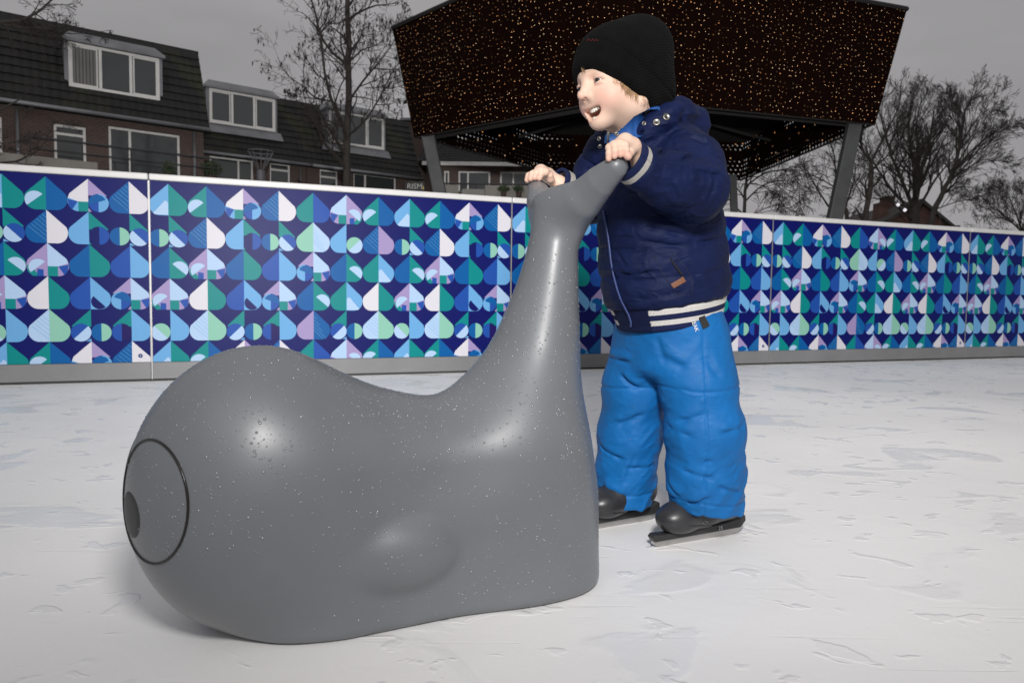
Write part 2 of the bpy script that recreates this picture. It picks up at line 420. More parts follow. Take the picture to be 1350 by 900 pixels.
# ------------------------------------------------------------------ objects, materials
def srgb(r, g, b):
    f = lambda c: (c/255/12.92 if c/255 <= .04045 else ((c/255+.055)/1.055)**2.4)
    return (f(r), f(g), f(b), 1)
def link(o, parent=None):
    C.objects.link(o)
    if parent is not None: o.parent = parent
    return o
def tag(o, label=None, cat=None, group=None, kind=None):
    if label: o['label'] = label
    if cat: o['category'] = cat
    if group: o['group'] = group
    if kind: o['kind'] = kind
    return o
def empty(name, loc, label, cat, group=None, rz=0):
    o = bpy.data.objects.new(name, None); o.empty_display_size = .05; C.objects.link(o)
    o.location = [float(x) for x in loc]; o.rotation_euler = (0, 0, rz); return tag(o, label, cat, group)
def origin(parent):
    v = Vector((0, 0, 0))
    while parent is not None: v += parent.location; parent = parent.parent
    return v
def obj(name, V, F, m, parent=None, smooth=False, local=False, mi=None, attrs=None):
    me = bpy.data.meshes.new(name); V = np.asarray(V, float)
    if parent is not None and not local: V = V-np.array(origin(parent))
    if isinstance(F, np.ndarray) and F.ndim == 2:
        k = F.shape[1]; me.vertices.add(len(V)); me.vertices.foreach_set('co', V.astype(np.float32).ravel())
        me.loops.add(F.size); me.loops.foreach_set('vertex_index', F.astype(np.int32).ravel())
        me.polygons.add(len(F)); me.polygons.foreach_set('loop_start', np.arange(0, F.size, k, dtype=np.int32))
        me.update(calc_edges=True); me.validate()
    else:
        me.from_pydata([tuple(v) for v in V], [], [list(f) for f in F])
    for x in (m if isinstance(m, (list, tuple)) else [m]): me.materials.append(x)
    if mi is not None: me.polygons.foreach_set('material_index', np.asarray(mi, np.int32))
    if smooth: me.polygons.foreach_set('use_smooth', np.ones(len(me.polygons), bool))
    if attrs:
        for k, a in attrs.items():
            a = np.asarray(a, np.float32)
            if a.ndim == 1: me.attributes.new(k, 'FLOAT', 'POINT').data.foreach_set('value', a)
            else: me.attributes.new(k, 'FLOAT_COLOR', 'POINT').data.foreach_set('color', np.hstack([a, np.ones((len(a), 1), np.float32)]).ravel())
    me.update()
    return link(bpy.data.objects.new(name, me), parent)
class MB:
    """collects simple solids into one mesh"""
    def __init__(s, X=None): s.V, s.F, s.M = [], [], []; s.X = X
    def add(s, V, F, mi=0):
        n = len(s.V)
        V = [tuple(s.X@Vector(v)) for v in V] if s.X is not None else [tuple(v) for v in V]
        s.V += V; s.F += [[n+i for i in f] for f in F]; s.M += [mi]*len(F); return s
    def box(s, lo, hi, mi=0):
        (a, b, c), (d, e, f) = lo, hi
        return s.add([(a, b, c), (d, b, c), (d, e, c), (a, e, c), (a, b, f), (d, b, f), (d, e, f), (a, e, f)],
                     [(0, 3, 2, 1), (4, 5, 6, 7), (0, 1, 5, 4), (1, 2, 6, 5), (2, 3, 7, 6), (3, 0, 4, 7)], mi)
    def tube(s, pts, rad, n=8, cap=True, mi=0):
        pts = [np.asarray(p, float) for p in pts]
        rad = [rad]*len(pts) if np.isscalar(rad) else rad
        V, F = [], []; side = None
        for i, p in enumerate(pts):
            t = pts[min(i+1, len(pts)-1)]-pts[max(i-1, 0)]; t = t/(np.linalg.norm(t)+1e-12)
            if side is None: side = np.cross(t, (0, 0, 1.0) if abs(t[2]) < .9 else (1.0, 0, 0))
            side = side-t*(side@t); side /= np.linalg.norm(side)+1e-12; up = np.cross(t, side)
            for k in range(n):
                a = 2*math.pi*k/n; V.append(p+rad[i]*(math.cos(a)*side+math.sin(a)*up))
        for i in range(len(pts)-1):
            for k in range(n): k2 = (k+1) % n; F.append((i*n+k, i*n+k2, (i+1)*n+k2, (i+1)*n+k))
        if cap: F.append(tuple(range(n))[::-1]); F.append(tuple(range((len(pts)-1)*n, len(pts)*n)))
        return s.add(V, F, mi)
    def lathe(s, o, ax, prof, n=20, mi=0):
        ax = np.asarray(ax, float)/np.linalg.norm(ax); o = np.asarray(o, float)
        x = np.cross(ax, (0, 0, 1.0) if abs(ax[2]) < .9 else (1.0, 0, 0)); x /= np.linalg.norm(x); y = np.cross(ax, x)
        V, F = [], []
        for r, h in prof:
            for k in range(n): a = 2*math.pi*k/n; V.append(o+ax*h+r*(math.cos(a)*x+math.sin(a)*y))
        for i in range(len(prof)-1):
            for k in range(n): k2 = (k+1) % n; F.append((i*n+k, i*n+k2, (i+1)*n+k2, (i+1)*n+k))
        F.append(tuple(range(n))[::-1]); F.append(tuple(range((len(prof)-1)*n, len(prof)*n)))
        return s.add(V, F, mi)
    def build(s, name, m, parent=None, local=False, smooth=False, bevel=0):
        o = obj(name, np.array(s.V), s.F, m, parent, smooth, local, s.M if isinstance(m, (list, tuple)) else None)
        if bevel:
            b = o.modifiers.new('bevel', 'BEVEL'); b.width = bevel; b.segments = 2; b.limit_method = 'ANGLE'
        return o
_mats = {}
def mat(name, col, rough=.6, metal=0, spec=.5, bump=0, bscale=40, bdet=4, vary=0, vscale=6, bdist=.002, stretch=None, coat=0, sheen=0, sss=0, sss_r=.01, vcol=None, coord='Object', wr=None):
    if name in _mats: return _mats[name]
    m = bpy.data.materials.new(name); m.use_nodes = True; t = m.node_tree; b = t.nodes['Principled BSDF']
    if len(col) == 3: col = (*col, 1)
    b.inputs['Base Color'].default_value = col; b.inputs['Roughness'].default_value = rough; b.inputs['Metallic'].default_value = metal
    b.inputs['Specular IOR Level'].default_value = spec; b.inputs['Coat Weight'].default_value = coat; b.inputs['Coat Roughness'].default_value = .30; b.inputs['Sheen Weight'].default_value = sheen
    if sss: b.inputs['Subsurface Weight'].default_value = sss; b.inputs['Subsurface Radius'].default_value = (1, .4, .25); b.inputs['Subsurface Scale'].default_value = sss_r
    tc = N(t, 'ShaderNodeTexCoord'); src = tc.outputs[coord]
    if stretch:
        mp = N(t, 'ShaderNodeMapping'); mp.inputs['Scale'].default_value = stretch; t.links.new(src, mp.inputs[0]); src = mp.outputs[0]
    base = None
    if vcol: a = N(t, 'ShaderNodeAttribute', attribute_name=vcol); base = a.outputs['Color']; t.links.new(base, b.inputs['Base Color'])
    if vary:
        nz = N(t, 'ShaderNodeTexNoise', i_Scale=vscale, i_Detail=5.0); t.links.new(src, nz.inputs['Vector'])
        mr = N(t, 'ShaderNodeMapRange'); mr.inputs[1].default_value = .3; mr.inputs[2].default_value = .7; mr.inputs[3].default_value = 1-vary; mr.inputs[4].default_value = 1+vary
        t.links.new(nz.outputs[0], mr.inputs[0])
        vm = N(t, 'ShaderNodeVectorMath', operation='SCALE'); vm.inputs[0].default_value = col[:3]
        if base: t.links.new(base, vm.inputs[0])
        t.links.new(mr.outputs[0], vm.inputs['Scale']); t.links.new(vm.outputs[0], b.inputs['Base Color'])
    if bump:
        nb = N(t, 'ShaderNodeTexNoise', i_Scale=bscale, i_Detail=float(bdet)); t.links.new(src, nb.inputs['Vector'])
        bp = N(t, 'ShaderNodeBump'); bp.inputs['Strength'].default_value = bump; bp.inputs['Distance'].default_value = bdist
        t.links.new(nb.outputs[0], bp.inputs['Height']); t.links.new(bp.outputs[0], b.inputs['Normal'])
        if wr:                                     # fine directed wrinkles on top of the modelled folds
            mp2 = N(t, 'ShaderNodeMapping'); mp2.inputs['Scale'].default_value = (1, 1, 2.2); mp2.inputs['Rotation'].default_value = (0, .5, 0); t.links.new(tc.outputs[coord], mp2.inputs[0])
            n2 = N(t, 'ShaderNodeTexNoise', i_Scale=wr[0], i_Detail=3.0, i_Distortion=1.2); t.links.new(mp2.outputs[0], n2.inputs['Vector'])
            try: n2.noise_type = 'RIDGED_MULTIFRACTAL'
            except Exception: pass
            b2 = N(t, 'ShaderNodeBump'); b2.inputs['Strength'].default_value = .6; b2.inputs['Distance'].default_value = wr[1]
            t.links.new(n2.outputs[0], b2.inputs['Height']); t.links.new(bp.outputs[0], b2.inputs['Normal']); t.links.new(b2.outputs[0], b.inputs['Normal'])
    _mats[name] = m; return m
def hit(fn, px, py, d0=.8, d1=2.2):
    """first point of the surface fn seen at the photo pixel, and its normal"""
    v = P(px, py, 1)-CAM; t = d0
    for _ in range(200):
        p = CAM+v*t; e = float(fn(p[None])[0])
        if e < 2e-4: break
        t += e*.6/np.linalg.norm(v)
        if t > d1: return None, None
    g = np.array([float(fn((p+np.eye(3)[a]*1e-3)[None])[0])-e for a in range(3)])
    return p, unit(g)
# ------------------------------------------------------------------ ground and ice
def ice_material():
    m = bpy.data.materials.new('ice'); m.use_nodes = True; t = m.node_tree; b = t.nodes['Principled BSDF']; L = t.links.new
    tc = N(t, 'ShaderNodeTexCoord')
    def noise(scale, det, st=(1, 1, 1), rot=0, rough=.5, dist=0):
        mp = N(t, 'ShaderNodeMapping'); mp.inputs['Scale'].default_value = st; mp.inputs['Rotation'].default_value = (0, 0, rot); L(tc.outputs['Object'], mp.inputs[0])
        n = N(t, 'ShaderNodeTexNoise', i_Scale=scale, i_Detail=float(det), i_Roughness=rough, i_Distortion=dist); L(mp.outputs[0], n.inputs['Vector']); return n.outputs[0]
    def rng(x, a, c, lo=0, hi=1, smooth=True):
        r = N(t, 'ShaderNodeMapRange'); r.interpolation_type = 'SMOOTHSTEP' if smooth else 'LINEAR'
        for i, v in zip((1, 2, 3, 4), (a, c, lo, hi)): r.inputs[i].default_value = v
        L(x, r.inputs[0]); return r.outputs[0]
    def mul(a, k, op='MULTIPLY'):
        n = N(t, 'ShaderNodeMath', operation=op); L(a, n.inputs[0])
        if isinstance(k, (int, float)): n.inputs[1].default_value = k
        else: L(k, n.inputs[1])
        return n.outputs[0]
    def mix(f, a, c):
        n = N(t, 'ShaderNodeMix', data_type='RGBA'); L(f, n.inputs[0])
        for i, v in ((6, a), (7, c)):
            if isinstance(v, tuple): n.inputs[i].default_value = v
            else: L(v, n.inputs[i])
        return n.outputs[2]
    big = noise(.9, 3, dist=.5); mid = noise(5, 4); fine = noise(140, 3)
    wet = rng(noise(2.6, 4, (1, 1.25, 1), .4, dist=1.0), .575, .63)         # standing puddles with crisp edges
    wet2 = rng(noise(11, 3, (.8, 1.2, 1), .4, dist=.8), .61, .66)          # small ones
    far = N(t, 'ShaderNodeSeparateXYZ'); L(tc.outputs['Object'], far.inputs[0]); 
    cuts = rng(noise(2.0, 2, (1, 26, 1), .5), .655, .665, 0, 1); cutm = mul(cuts, rng(mid, .45, .6))
    c0 = mix(rng(big, .35, .65), (.72, .715, .71, 1), (.80, .79, .78, 1))
    c1 = mix(mul(wet, .05), c0, (.42, .46, .52, 1)); c2 = mix(mul(wet2, .04), c1, (.50, .53, .58, 1))
    c3 = mix(mul(rng(fine, .45, .7), .06), c2, (.95, .95, .95, 1))
    L(c3, b.inputs['Base Color'])
    wa_ = mul(wet, wet2, 'MAXIMUM')
    L(rng(wa_, 0, 1, .46, .24), b.inputs['Roughness'])
    b.inputs['Specular IOR Level'].default_value = .35
    b.inputs['Subsurface Weight'].default_value = .0
    h = mul(mul(big, .010), mul(mid, .0035), 'ADD')
    h = mul(h, mul(mul(noise(38, 3), .0006), mul(fine, .00022), 'ADD'), 'ADD')
    h = mul(h, mul(mul(wet, .0016), mul(wet2, .0018), 'ADD'), 'ADD')
    # frozen drip pimples and ridges
    v = N(t, 'ShaderNodeTexVoronoi', i_Scale=9.0, i_Randomness=1.0); L(tc.outputs['Object'], v.inputs['Vector'])
    cc = N(t, 'ShaderNodeSeparateColor'); L(v.outputs['Color'], cc.inputs[0])
    dots = mul(rng(v.outputs['Distance'], .0, .10, 1, 0), rng(cc.outputs[0], .55, .56))
    h = mul(h, mul(dots, .0018), 'ADD')
    h = mul(h, mul(cutm, -.0012), 'ADD')
    bp = N(t, 'ShaderNodeBump'); bp.inputs['Strength'].default_value = .6; bp.inputs['Distance'].default_value = 1.0
    L(h, bp.inputs['Height']); L(bp.outputs[0], b.inputs['Normal'])
    return m
paving = mat('dark_paving', (.05, .048, .045), .8, bump=.4, bscale=8, vary=.25, vscale=.5)
ground = obj('ground', [(-400, -60, -.05), (400, -60, -.05), (400, 900, -.05), (-400, 900, -.05)], [(0, 1, 2, 3)], paving); tag(ground, kind='structure')

B0, B1 = G(5, 507), G(1345, 471)
BD = unit((B1-B0)*np.array([1, 1, 0])); BNv = np.array([BD[1], -BD[0], 0])     # towards the rink
def on_board(px):
    a = (px-675)/FPX
    # s along the line whose image column is px (small pitch neglected)
    return (a*B0[1]-B0[0])/(BD[0]-a*BD[1])
js = [on_board(x) for x in (199, 701, 1024, 1271)]
PITCHW = (js[3]-js[0])/3
Z_KICK, Z_PRINT, Z_TOP = .106, 1.094, 1.130
bang = math.atan2(BD[1], BD[0])
ice_pts = [B0-BD*14+BNv*.0, B0+BD*26, B0+BD*26+BNv*14, B0-BD*14+BNv*14]
V = []; F = []
o_ = B0-BD*14
nx, ny = 80, 28
for j in range(ny+1):
    for i in range(nx+1): p = o_+BD*40*i/nx+BNv*(14*j/ny-.0); V.append((p[0], p[1], 0))
F = [(j*(nx+1)+i, (j+1)*(nx+1)+i, (j+1)*(nx+1)+i+1, j*(nx+1)+i+1) for j in range(ny) for i in range(nx)]
n0 = len(V)
for i in (0, nx): V.append((V[i][0], V[i][1], -.049))
F.append((0, nx, n0+1, n0))
ice = obj('ice_rink', V, F, ice_material(), smooth=False); tag(ice, kind='structure')

# ------------------------------------------------------------------ rink boards with printed panels
COL = dict(navy=(8, 16, 94), teal=(5, 132, 132), blue=(5, 88, 156), royal=(28, 76, 162), light=(104, 165, 216), pale=(172, 200, 232),
           white=(214, 212, 220), lilac=(158, 142, 188), sage=(136, 192, 172), deep=(26, 16, 88), line=(100, 165, 205))
CN = list(COL)
cmat = [mat('print_'+k, srgb(*[c*.84 for c in COL[k]]), .42, spec=.10, bump=.05, bscale=3, bdist=.01) for k in CN]
w_, h_ = PITCHW/11/2, .1718
def circ(c, r, a0=0, a1=360, n=22): return [(c[0]+r*math.cos(R_(a0+(a1-a0)*i/n)), c[1]+r*h_k*math.sin(R_(a0+(a1-a0)*i/n))) for i in range(n+(0 if a1-a0 == 360 else 1))]
h_k = w_/h_
def half_drop():
    r = .52; cx, cy = 1-r, r*h_k*1.12
    pts = [(0, 0), (cx, 0)]
    for i in range(13):
        a = R_(-90+i*(90+33)/12); pts.append((cx+r*math.cos(a), cy+r*h_k*1.12*math.sin(a)))
    return pts+[(0, 1)]
HD = half_drop(); CC = (.5, .5*h_k)
def clipx(poly, y, below=True):
    out = []
    for a, b in zip(poly, poly[1:]+poly[:1]):
        ia, ib = (a[1] <= y) == below, (b[1] <= y) == below
        if ia: out.append(a)
        if ia != ib: t = (y-a[1])/(b[1]-a[1]); out.append((a[0]+(b[0]-a[0])*t, y))
    return out
def half(kind):
    """list of (colour, polygon), bottom layer first, in half-drop units, u outward from the middle line"""
    full = lambda c: [(c, HD)]
    def hatch(base, line='line'):
        o = [(base, HD)]
        for k in range(5):
            y0 = .18+k*.15; x1 = min(.93, .55+.5*(1-y0)); 
            a = (.02, y0+.02-.10); b = (min(.9, .95-.08*k), y0+.02+.42*0); 
            # parallel fine lines falling outwards
            yy = .15+.16*k; xe = min(.86, (1-yy)*1.0)
            o.append((line, [(.0, yy), (.0, yy+.011), (xe, yy+.011-xe*.0+(.34*xe)*-1*hs), (xe, yy-(.34*xe)*hs)]))
        return o
    hs = -.75
    tri = [(0, 1), (.62, .56), (.50, .50), (0, .50)]
    if kind in CN: return full(kind)
    if kind == 'hatch': hs = .0; return [('blue', HD)]+[('line', [(0, y), (0, y+.012), (x, y-x*.55+.012), (x, y-x*.55)]) for y, x in ((.80, .20), (.68, .36), (.56, .54), (.44, .76), (.32, .56))]
    if kind == 'hatchL': return [('blue', HD)]+[('line', [(0, y), (0, y+.012), (x, y+x*.50+.012), (x, y+x*.50)]) for y, x in ((.76, .20), (.62, .32), (.48, .46), (.34, .59), (.20, .71), (.06, .84))]
    if kind == 'hatchpL': return [('pale', HD)]+[('light', [(0, y), (0, y+.012), (x, y+x*.50+.012), (x, y+x*.50)]) for y, x in ((.62, .32), (.48, .46), (.34, .59), (.20, .71), (.06, .84))]
    if kind == 'hatchp': return [('pale', HD)]+[('light', [(0, y), (0, y+.010), (x, y-x*.55+.010), (x, y-x*.55)]) for y, x in ((.80, .20), (.68, .38), (.56, .60), (.45, .78), (.34, .6))]
    wedge = [(0, .02), (.10, .02), (.78, .02), (.10, .46), (0, .46)]
    wl_ = [(.02, .40), (.14, .47), (.22, .44), (.80, .06), (.70, .02), (.02, .02)]
    if kind == 'light_w': return full('light')+[('pale', wl_)]
    if kind == 'teal_s': return full('teal')+[('pale', circ(CC, .48, -35+180-180+0, 145))] if False else full('teal')+[('pale', circ(CC, .48, 35, 215))][:0]+[('pale', circ((.52, .30), .47, 52, 232) )][:0]+[('pale', circ((.52, .29), .47, -40, 140))]
    if kind == 'comp_white' or kind == 'comp_pale':
        top = 'white' if kind == 'comp_white' else 'pale'
        o = full('light' if kind == 'comp_white' else 'lilac')
        o += [('royal', [(.99, .36), (.5, .30), (.78, .04), (.93, .14)])]
        o += [(top, [(0, 1), (.90, .53), (.97, .40), (.5, .30), (0, .30)]), ('teal', [(0, 0), (.48, 0), (.48, .30), (0, .30)])]
        return o
    if kind == 'lilac_c': return [('lilac', clipx(HD, .5, False))]+[('royal', circ(CC, .5)), ('light', circ(CC, .5, -90, 90)), ('blue', circ((.45, .5*h_k+.02), .42, 20, 200)), ('lilac', [(0, 0), (.16, 0), (.05, .09), (0, .10)])]
    if kind == 'lilac_s': return full('lilac')+[('teal', [(.45, 0), (.70, 0), (.92, .12), (.98, .30), (.86, .36), (.45, .05)]), ('royal', [(.20, 0), (.50, 0), (.50, .22), (.2, .2)]), ('pale', circ((.46, .27), .44, -40, 140))]
    if kind == 'circ_sb': return [('sage', circ(CC, .5)), ('blue', circ(CC, .5, -90, 90))]
    if kind == 'circ_sb_in': return [('sage', circ(CC, .5)), ('blue', circ(CC, .5, 90, 270))]
    if kind == 'circ_sp': return [('sage', circ(CC, .5)), ('pale', circ(CC, .5, -135, 45))]
    if kind == 'circ_sp2': return [('sage', circ(CC, .5)), ('pale', circ(CC, .5, -45-180+180+180-180, 135))] 
    if kind == 'teal_rp': return [('teal', clipx(HD, .46, False)), ('royal', circ(CC, .5)), ('pale', circ(CC, .5, 135, 315)), ('light', [(0, 0), (.25, 0), (.08, .07), (0, .08)])]
    if kind == 'teal_nr': return [('teal', clipx(HD, .46, False)), ('royal', circ(CC, .5)), ('navy', circ(CC, .5, 90, 270)), ('teal', [(0, 0), (.12, 0), (.04, .06), (0, .07)])]
    if kind == 'teal_rn': return [('teal', clipx(HD, .46, False)), ('royal', circ(CC, .5)), ('deep', circ(CC, .5, 90, 270))]
    if kind == 'light_n': return full('light')+[('navy', circ((.44, .24), .42, 135, 315)), ('navy', [(.30, 0), (.62, 0), (.98, .14), (.98, 0), (1, 0), (1, -.01), (.3, -.01)])]
    return full('navy')
ROWS = [
 [('light_w', 'teal'), ('teal_s', 'blue'), ('comp_white', 'lilac_c'), ('hatch', 'white'), ('teal', 'royal'), ('comp_pale', 'lilac_s'), ('teal_s', 'blue'), ('light_w', 'teal'), ('teal_s', 'blue'), ('comp_white', 'lilac_c'), ('hatch', 'white')],
 [('circ_sb', 'teal_rp'), ('hatch', 'white'), ('light', 'teal_nr'), ('circ_sb', 'teal_rp'), ('sage', 'hatchp'), ('light', 'circ_sp'), ('hatch', 'lilac'), ('circ_sb', 'teal_rp'), ('hatch', 'white'), ('light', 'teal_nr'), ('circ_sb', 'teal_rp')],
 [('blue', 'teal_s'), ('lilac_s', 'comp_pale'), ('blue', 'teal'), ('royal', 'light'), ('lilac_c', 'comp_pale'), ('blue', 'teal_s'), ('teal', 'light_w'), ('blue', 'teal_s'), ('lilac_s', 'comp_pale'), ('blue', 'teal'), ('royal', 'light')],
 [('lilac_s', 'comp_pale'), ('white', 'teal'), ('royal', 'light_n'), ('lilac_c', 'comp_pale'), ('blue', 'teal_s'), ('teal', 'light_w'), ('white', 'teal'), ('lilac_s', 'comp_pale'), ('white', 'teal'), ('royal', 'light_n'), ('lilac_c', 'comp_pale')],
 [('circ_sp', 'light'), ('hatchp', 'sage'), ('teal_rp', 'circ_sb_in'), ('teal_rn', 'light'), ('lilac', 'hatch'), ('teal_rp', 'circ_sb_in'), ('hatchp', 'sage'), ('circ_sp', 'light'), ('hatchp', 'sage'), ('teal_rp', 'circ_sb_in'), ('teal_rn', 'light')]]
ROWS.append(ROWS[0])
def print_mesh(parent):
    V, F, M = [], [], []
    def poly(pts, c, y):
        n = len(V); V.extend([(x, y, z) for x, z in pts]); F.append(list(range(n, n+len(pts)))); M.append(CN.index(c))
    x0, x1, z0, z1 = .006, PITCHW-.006, Z_KICK, Z_PRINT
    # the sheet itself, 6 mm thick, then the ink layers
    mb = MB(); mb.box((x0, -.012, z0), (x1, -.006, z1), CN.index('navy')); V += mb.V; F += mb.F; M += mb.M
    for r, row in enumerate(ROWS):
        zb = Z_PRINT-.013-h_*(r+1)
        for c, (lk, rk) in enumerate(row):
            xc = (c+.5)*2*w_+.0
            for sg, k in ((-1, lk), (1, rk)):
                for li, (cn, pg) in enumerate(half(k+'L' if sg < 0 and k.startswith('hatch') else k)):
                    pts = [(xc+sg*u*w_*.995, zb+v*h_) for u, v in pg]
                    if zb < z0:                                    # the last row runs off the sheet
                        q = []
                        for a, b in zip(pts, pts[1:]+pts[:1]):
                            if a[1] >= z0: q.append(a)
                            if (a[1] >= z0) != (b[1] >= z0): t = (z0-a[1])/(b[1]-a[1]); q.append((a[0]+(b[0]-a[0])*t, z0))
                        pts = q
                    pts = [(min(max(x, x0), x1), z) for x, z in pts]
                    if len(pts) < 3: continue
                    ar = sum(a[0]*b[1]-b[0]*a[1] for a, b in zip(pts, pts[1:]+pts[:1]))
                    if ar < 0: pts = pts[::-1]
                    poly(pts, cn, -.0124-.0004*li-(.0016 if sg > 0 and k == 'x' else 0))
    # small round maker's mark in the last drop
    mk = circ((0, 0), 1, 0, 360, 16); 
    poly([(PITCHW-.055+u*.011, Z_KICK+.035+v/h_k*.011) for u, v in mk], 'navy', -.0144)
    poly([(PITCHW-.055+u*.004, Z_KICK+.035+v/h_k*.004) for u, v in mk], 'pale', -.0148)
    return obj('printed_panel', V, F, cmat, parent, local=True, mi=M)
pm_white = mat('white_board_plastic', (.46, .455, .45), .45, bump=.12, bscale=90, vary=.05, vscale=9)
pm_grey = mat('grey_kick_plastic', (.13, .13, .134), .5, bump=.2, bscale=60, vary=.10, vscale=4)
pm_edge = mat('board_joint_metal', (.30, .30, .30), .45, metal=.6, vary=.1)
pm_gap = mat('gap_shade_black', (.012, .012, .012), .7, bump=.4, bscale=30)
js0 = js[0]
BL = ['rink board at the left edge of the photo, left of the whale head', 'rink board behind the whale, between the joint near the left edge and the whale tail',
      'rink board behind the child and the whale tail', 'rink board to the right of the child, between two joints', 'farthest rink board at the right edge of the photo']
def make_board():
    root = empty('rink_board', (0, 0, 0), BL[0], 'rink board', 'printed boards round the ice rink')
    W = PITCHW
    k = MB(); k.box((.004, -.020, .012), (W-.004, .030, Z_KICK-.0015)); k.build('kick_plate', pm_grey, root, True, bevel=.003)
    c = MB(); c.box((.002, -.026, Z_PRINT+.001), (W-.002, .050, Z_TOP)); c.build('cap_rail', pm_white, root, True, bevel=.007)
    s = MB(); s.box((.004, -.004, Z_KICK), (W-.004, .030, Z_PRINT)); s.build('backing_panel', pm_white, root, True)
    j = MB(); j.box((-.0022, -.0135, .012), (.0035, .0, Z_PRINT)); j.build('joint_strip', pm_edge, root, True)
    r = MB(); r.box((0, -.010, -.0), (W, .026, .0115)); r.build('gap_shade_strip', pm_gap, root, True)  # black strip added to give the shade of the gap above the ice
    print_mesh(root)
    return root
def copy_tree(o, parent=None):
    c = o.copy(); C.objects.link(c); c.parent = parent
    for ch in list(o.children): copy_tree(ch, c)
    return c
b0 = make_board()
for i in range(5):
    o = b0 if i == 0 else copy_tree(b0)
    p = B0+BD*(js0+PITCHW*(i-1))
    o.location = (p[0], p[1], 0); o.rotation_euler = (0, 0, bang); o['label'] = BL[i]

# ------------------------------------------------------------------ houses
brick = mat('brick', (.16, .085, .062), .85)
def brick_nodes(m):
    t = m.node_tree; b = t.nodes['Principled BSDF']; L = t.links.new
    tc = N(t, 'ShaderNodeTexCoord'); sp_ = N(t, 'ShaderNodeSeparateXYZ'); L(tc.outputs['Object'], sp_.inputs[0])
    ad = N(t, 'ShaderNodeMath', operation='ADD'); L(sp_.outputs[0], ad.inputs[0]); L(sp_.outputs[1], ad.inputs[1])
    cb = N(t, 'ShaderNodeCombineXYZ'); L(ad.outputs[0], cb.inputs[0]); L(sp_.outputs[2], cb.inputs[1])
    br = N(t, 'ShaderNodeTexBrick', i_Scale=1.0); br.inputs['Brick Width'].default_value = .21; br.inputs['Row Height'].default_value = .062
    br.inputs['Mortar Size'].default_value = .008; br.inputs['Color1'].default_value = (.085, .045, .036, 1); br.inputs['Color2'].default_value = (.055, .032, .027, 1); br.inputs['Mortar'].default_value = (.11, .10, .09, 1)
    L(cb.outputs[0], br.inputs['Vector']); L(br.outputs[0], b.inputs['Base Color'])
brick_nodes(brick)
tile_m = mat('roof_tile', (.0085, .0078, .0075), .7, vary=.35, vscale=3, bump=.3, bscale=20)
def moss_tiles(m):
    t = m.node_tree; b = t.nodes['Principled BSDF']; L = t.links.new
    tc = N(t, 'ShaderNodeTexCoord'); nz = N(t, 'ShaderNodeTexNoise', i_Scale=.9, i_Detail=6.0); L(tc.outputs['Object'], nz.inputs['Vector'])
    r = N(t, 'ShaderNodeMapRange'); r.inputs[1].default_value = .56; r.inputs[2].default_value = .72; L(nz.outputs[0], r.inputs[0])
    mx = N(t, 'ShaderNodeMix', data_type='RGBA'); src = b.inputs['Base Color'].links[0].from_socket
    L(r.outputs[0], mx.inputs[0]); L(src, mx.inputs[6]); mx.inputs[7].default_value = (.020, .021, .008, 1); L(mx.outputs[2], b.inputs['Base Color'])
moss_tiles(tile_m)
zinc = mat('zinc', (.20, .205, .22), .5, metal=.3, vary=.18, vscale=2, bump=.1, bscale=10)
frame_w = mat('white_window_frame', (.66, .65, .63), .5, vary=.06)
glass = mat('window_glass', (.045, .05, .052), .06, spec=.9, bump=.05, bscale=1.2, bdist=.02)
curtain = mat('curtain', (.17, .165, .16), .9, vary=.12, vscale=14, stretch=(1, 1, .05))
concrete = mat('concrete', (.24, .225, .205), .85, vary=.14, vscale=3, bump=.2, bscale=20, stretch=(1, 1, .3))
dark_metal = mat('dark_metal', (.04, .04, .045), .5)
timber = mat('dark_timber', (.05, .03, .025), .7, vary=.2)
plantm = mat('balcony_plant', (.035, .055, .022), .8, vary=.4, vscale=30)

def fac(o, ang):
    """local frame of a facade: x along it, y outwards (to the camera side), z up"""
    return Matrix.Translation(Vector(o)) @ Matrix.Rotation(ang, 4, 'Z')
def window(root, X, x0, x1, z0, z1, y, panes, fr=.07, transom=None, curt=None, name='window'):
    """y grows away from the camera; the frame sits in its opening"""
    f = MB(X); d = .05; t = fr
    f.box((x0, y, z0), (x1, y+d, z0+t)); f.box((x0, y, z1-t), (x1, y+d, z1))
    xs = [x0]+[x0+(x1-x0)*p for p in panes]+[x1]
    for i, x in enumerate(xs):
        a = x-(0 if i == 0 else (t if i == len(xs)-1 else t/2)); f.box((a, y+.002, z0+t), (a+t, y+d, z1-t))
    if transom: zt = z0+(z1-z0)*transom; f.box((x0+t, y+.004, zt-t/2), (xs[1]-t*.5, y+d, zt+t/2))
    fo_ = f.build(name, frame_w, root)
    for i in range(len(xs)-1):
        g = MB(X); g.box((xs[i]+t*.6, y+.030, z0+t), (xs[i+1]-t*.6, y+.040, z1-t)); g.build('pane', glass, fo_)
    for i in (curt or ()):
        g = MB(X); n = 10; a, b_ = xs[i]+t, xs[i+1]-t
        for k in range(n): xx = a+(b_-a)*k/n; g.box((xx, y+.024+.002*(k % 2), z0+t), (xx+(b_-a)/n*.8, y+.028, z1-t))
        g.build('curtain', curtain, fo_)
    return fo_
def wall_open(mb, x0, x1, z0, z1, y, th, ops):
    """a wall slab with real openings (x0,x1,z0,z1), sorted by x"""
    x = x0
    for a, b, c, d in sorted(ops):
        mb.box((x, y, z0), (a, y+th, z1))
        if c > z0: mb.box((a, y, z0), (b, y+th, c))
        if d < z1: mb.box((a, y, d), (b, y+th, z1))
        x = b
    mb.box((x, y, z0), (x1, y+th, z1))
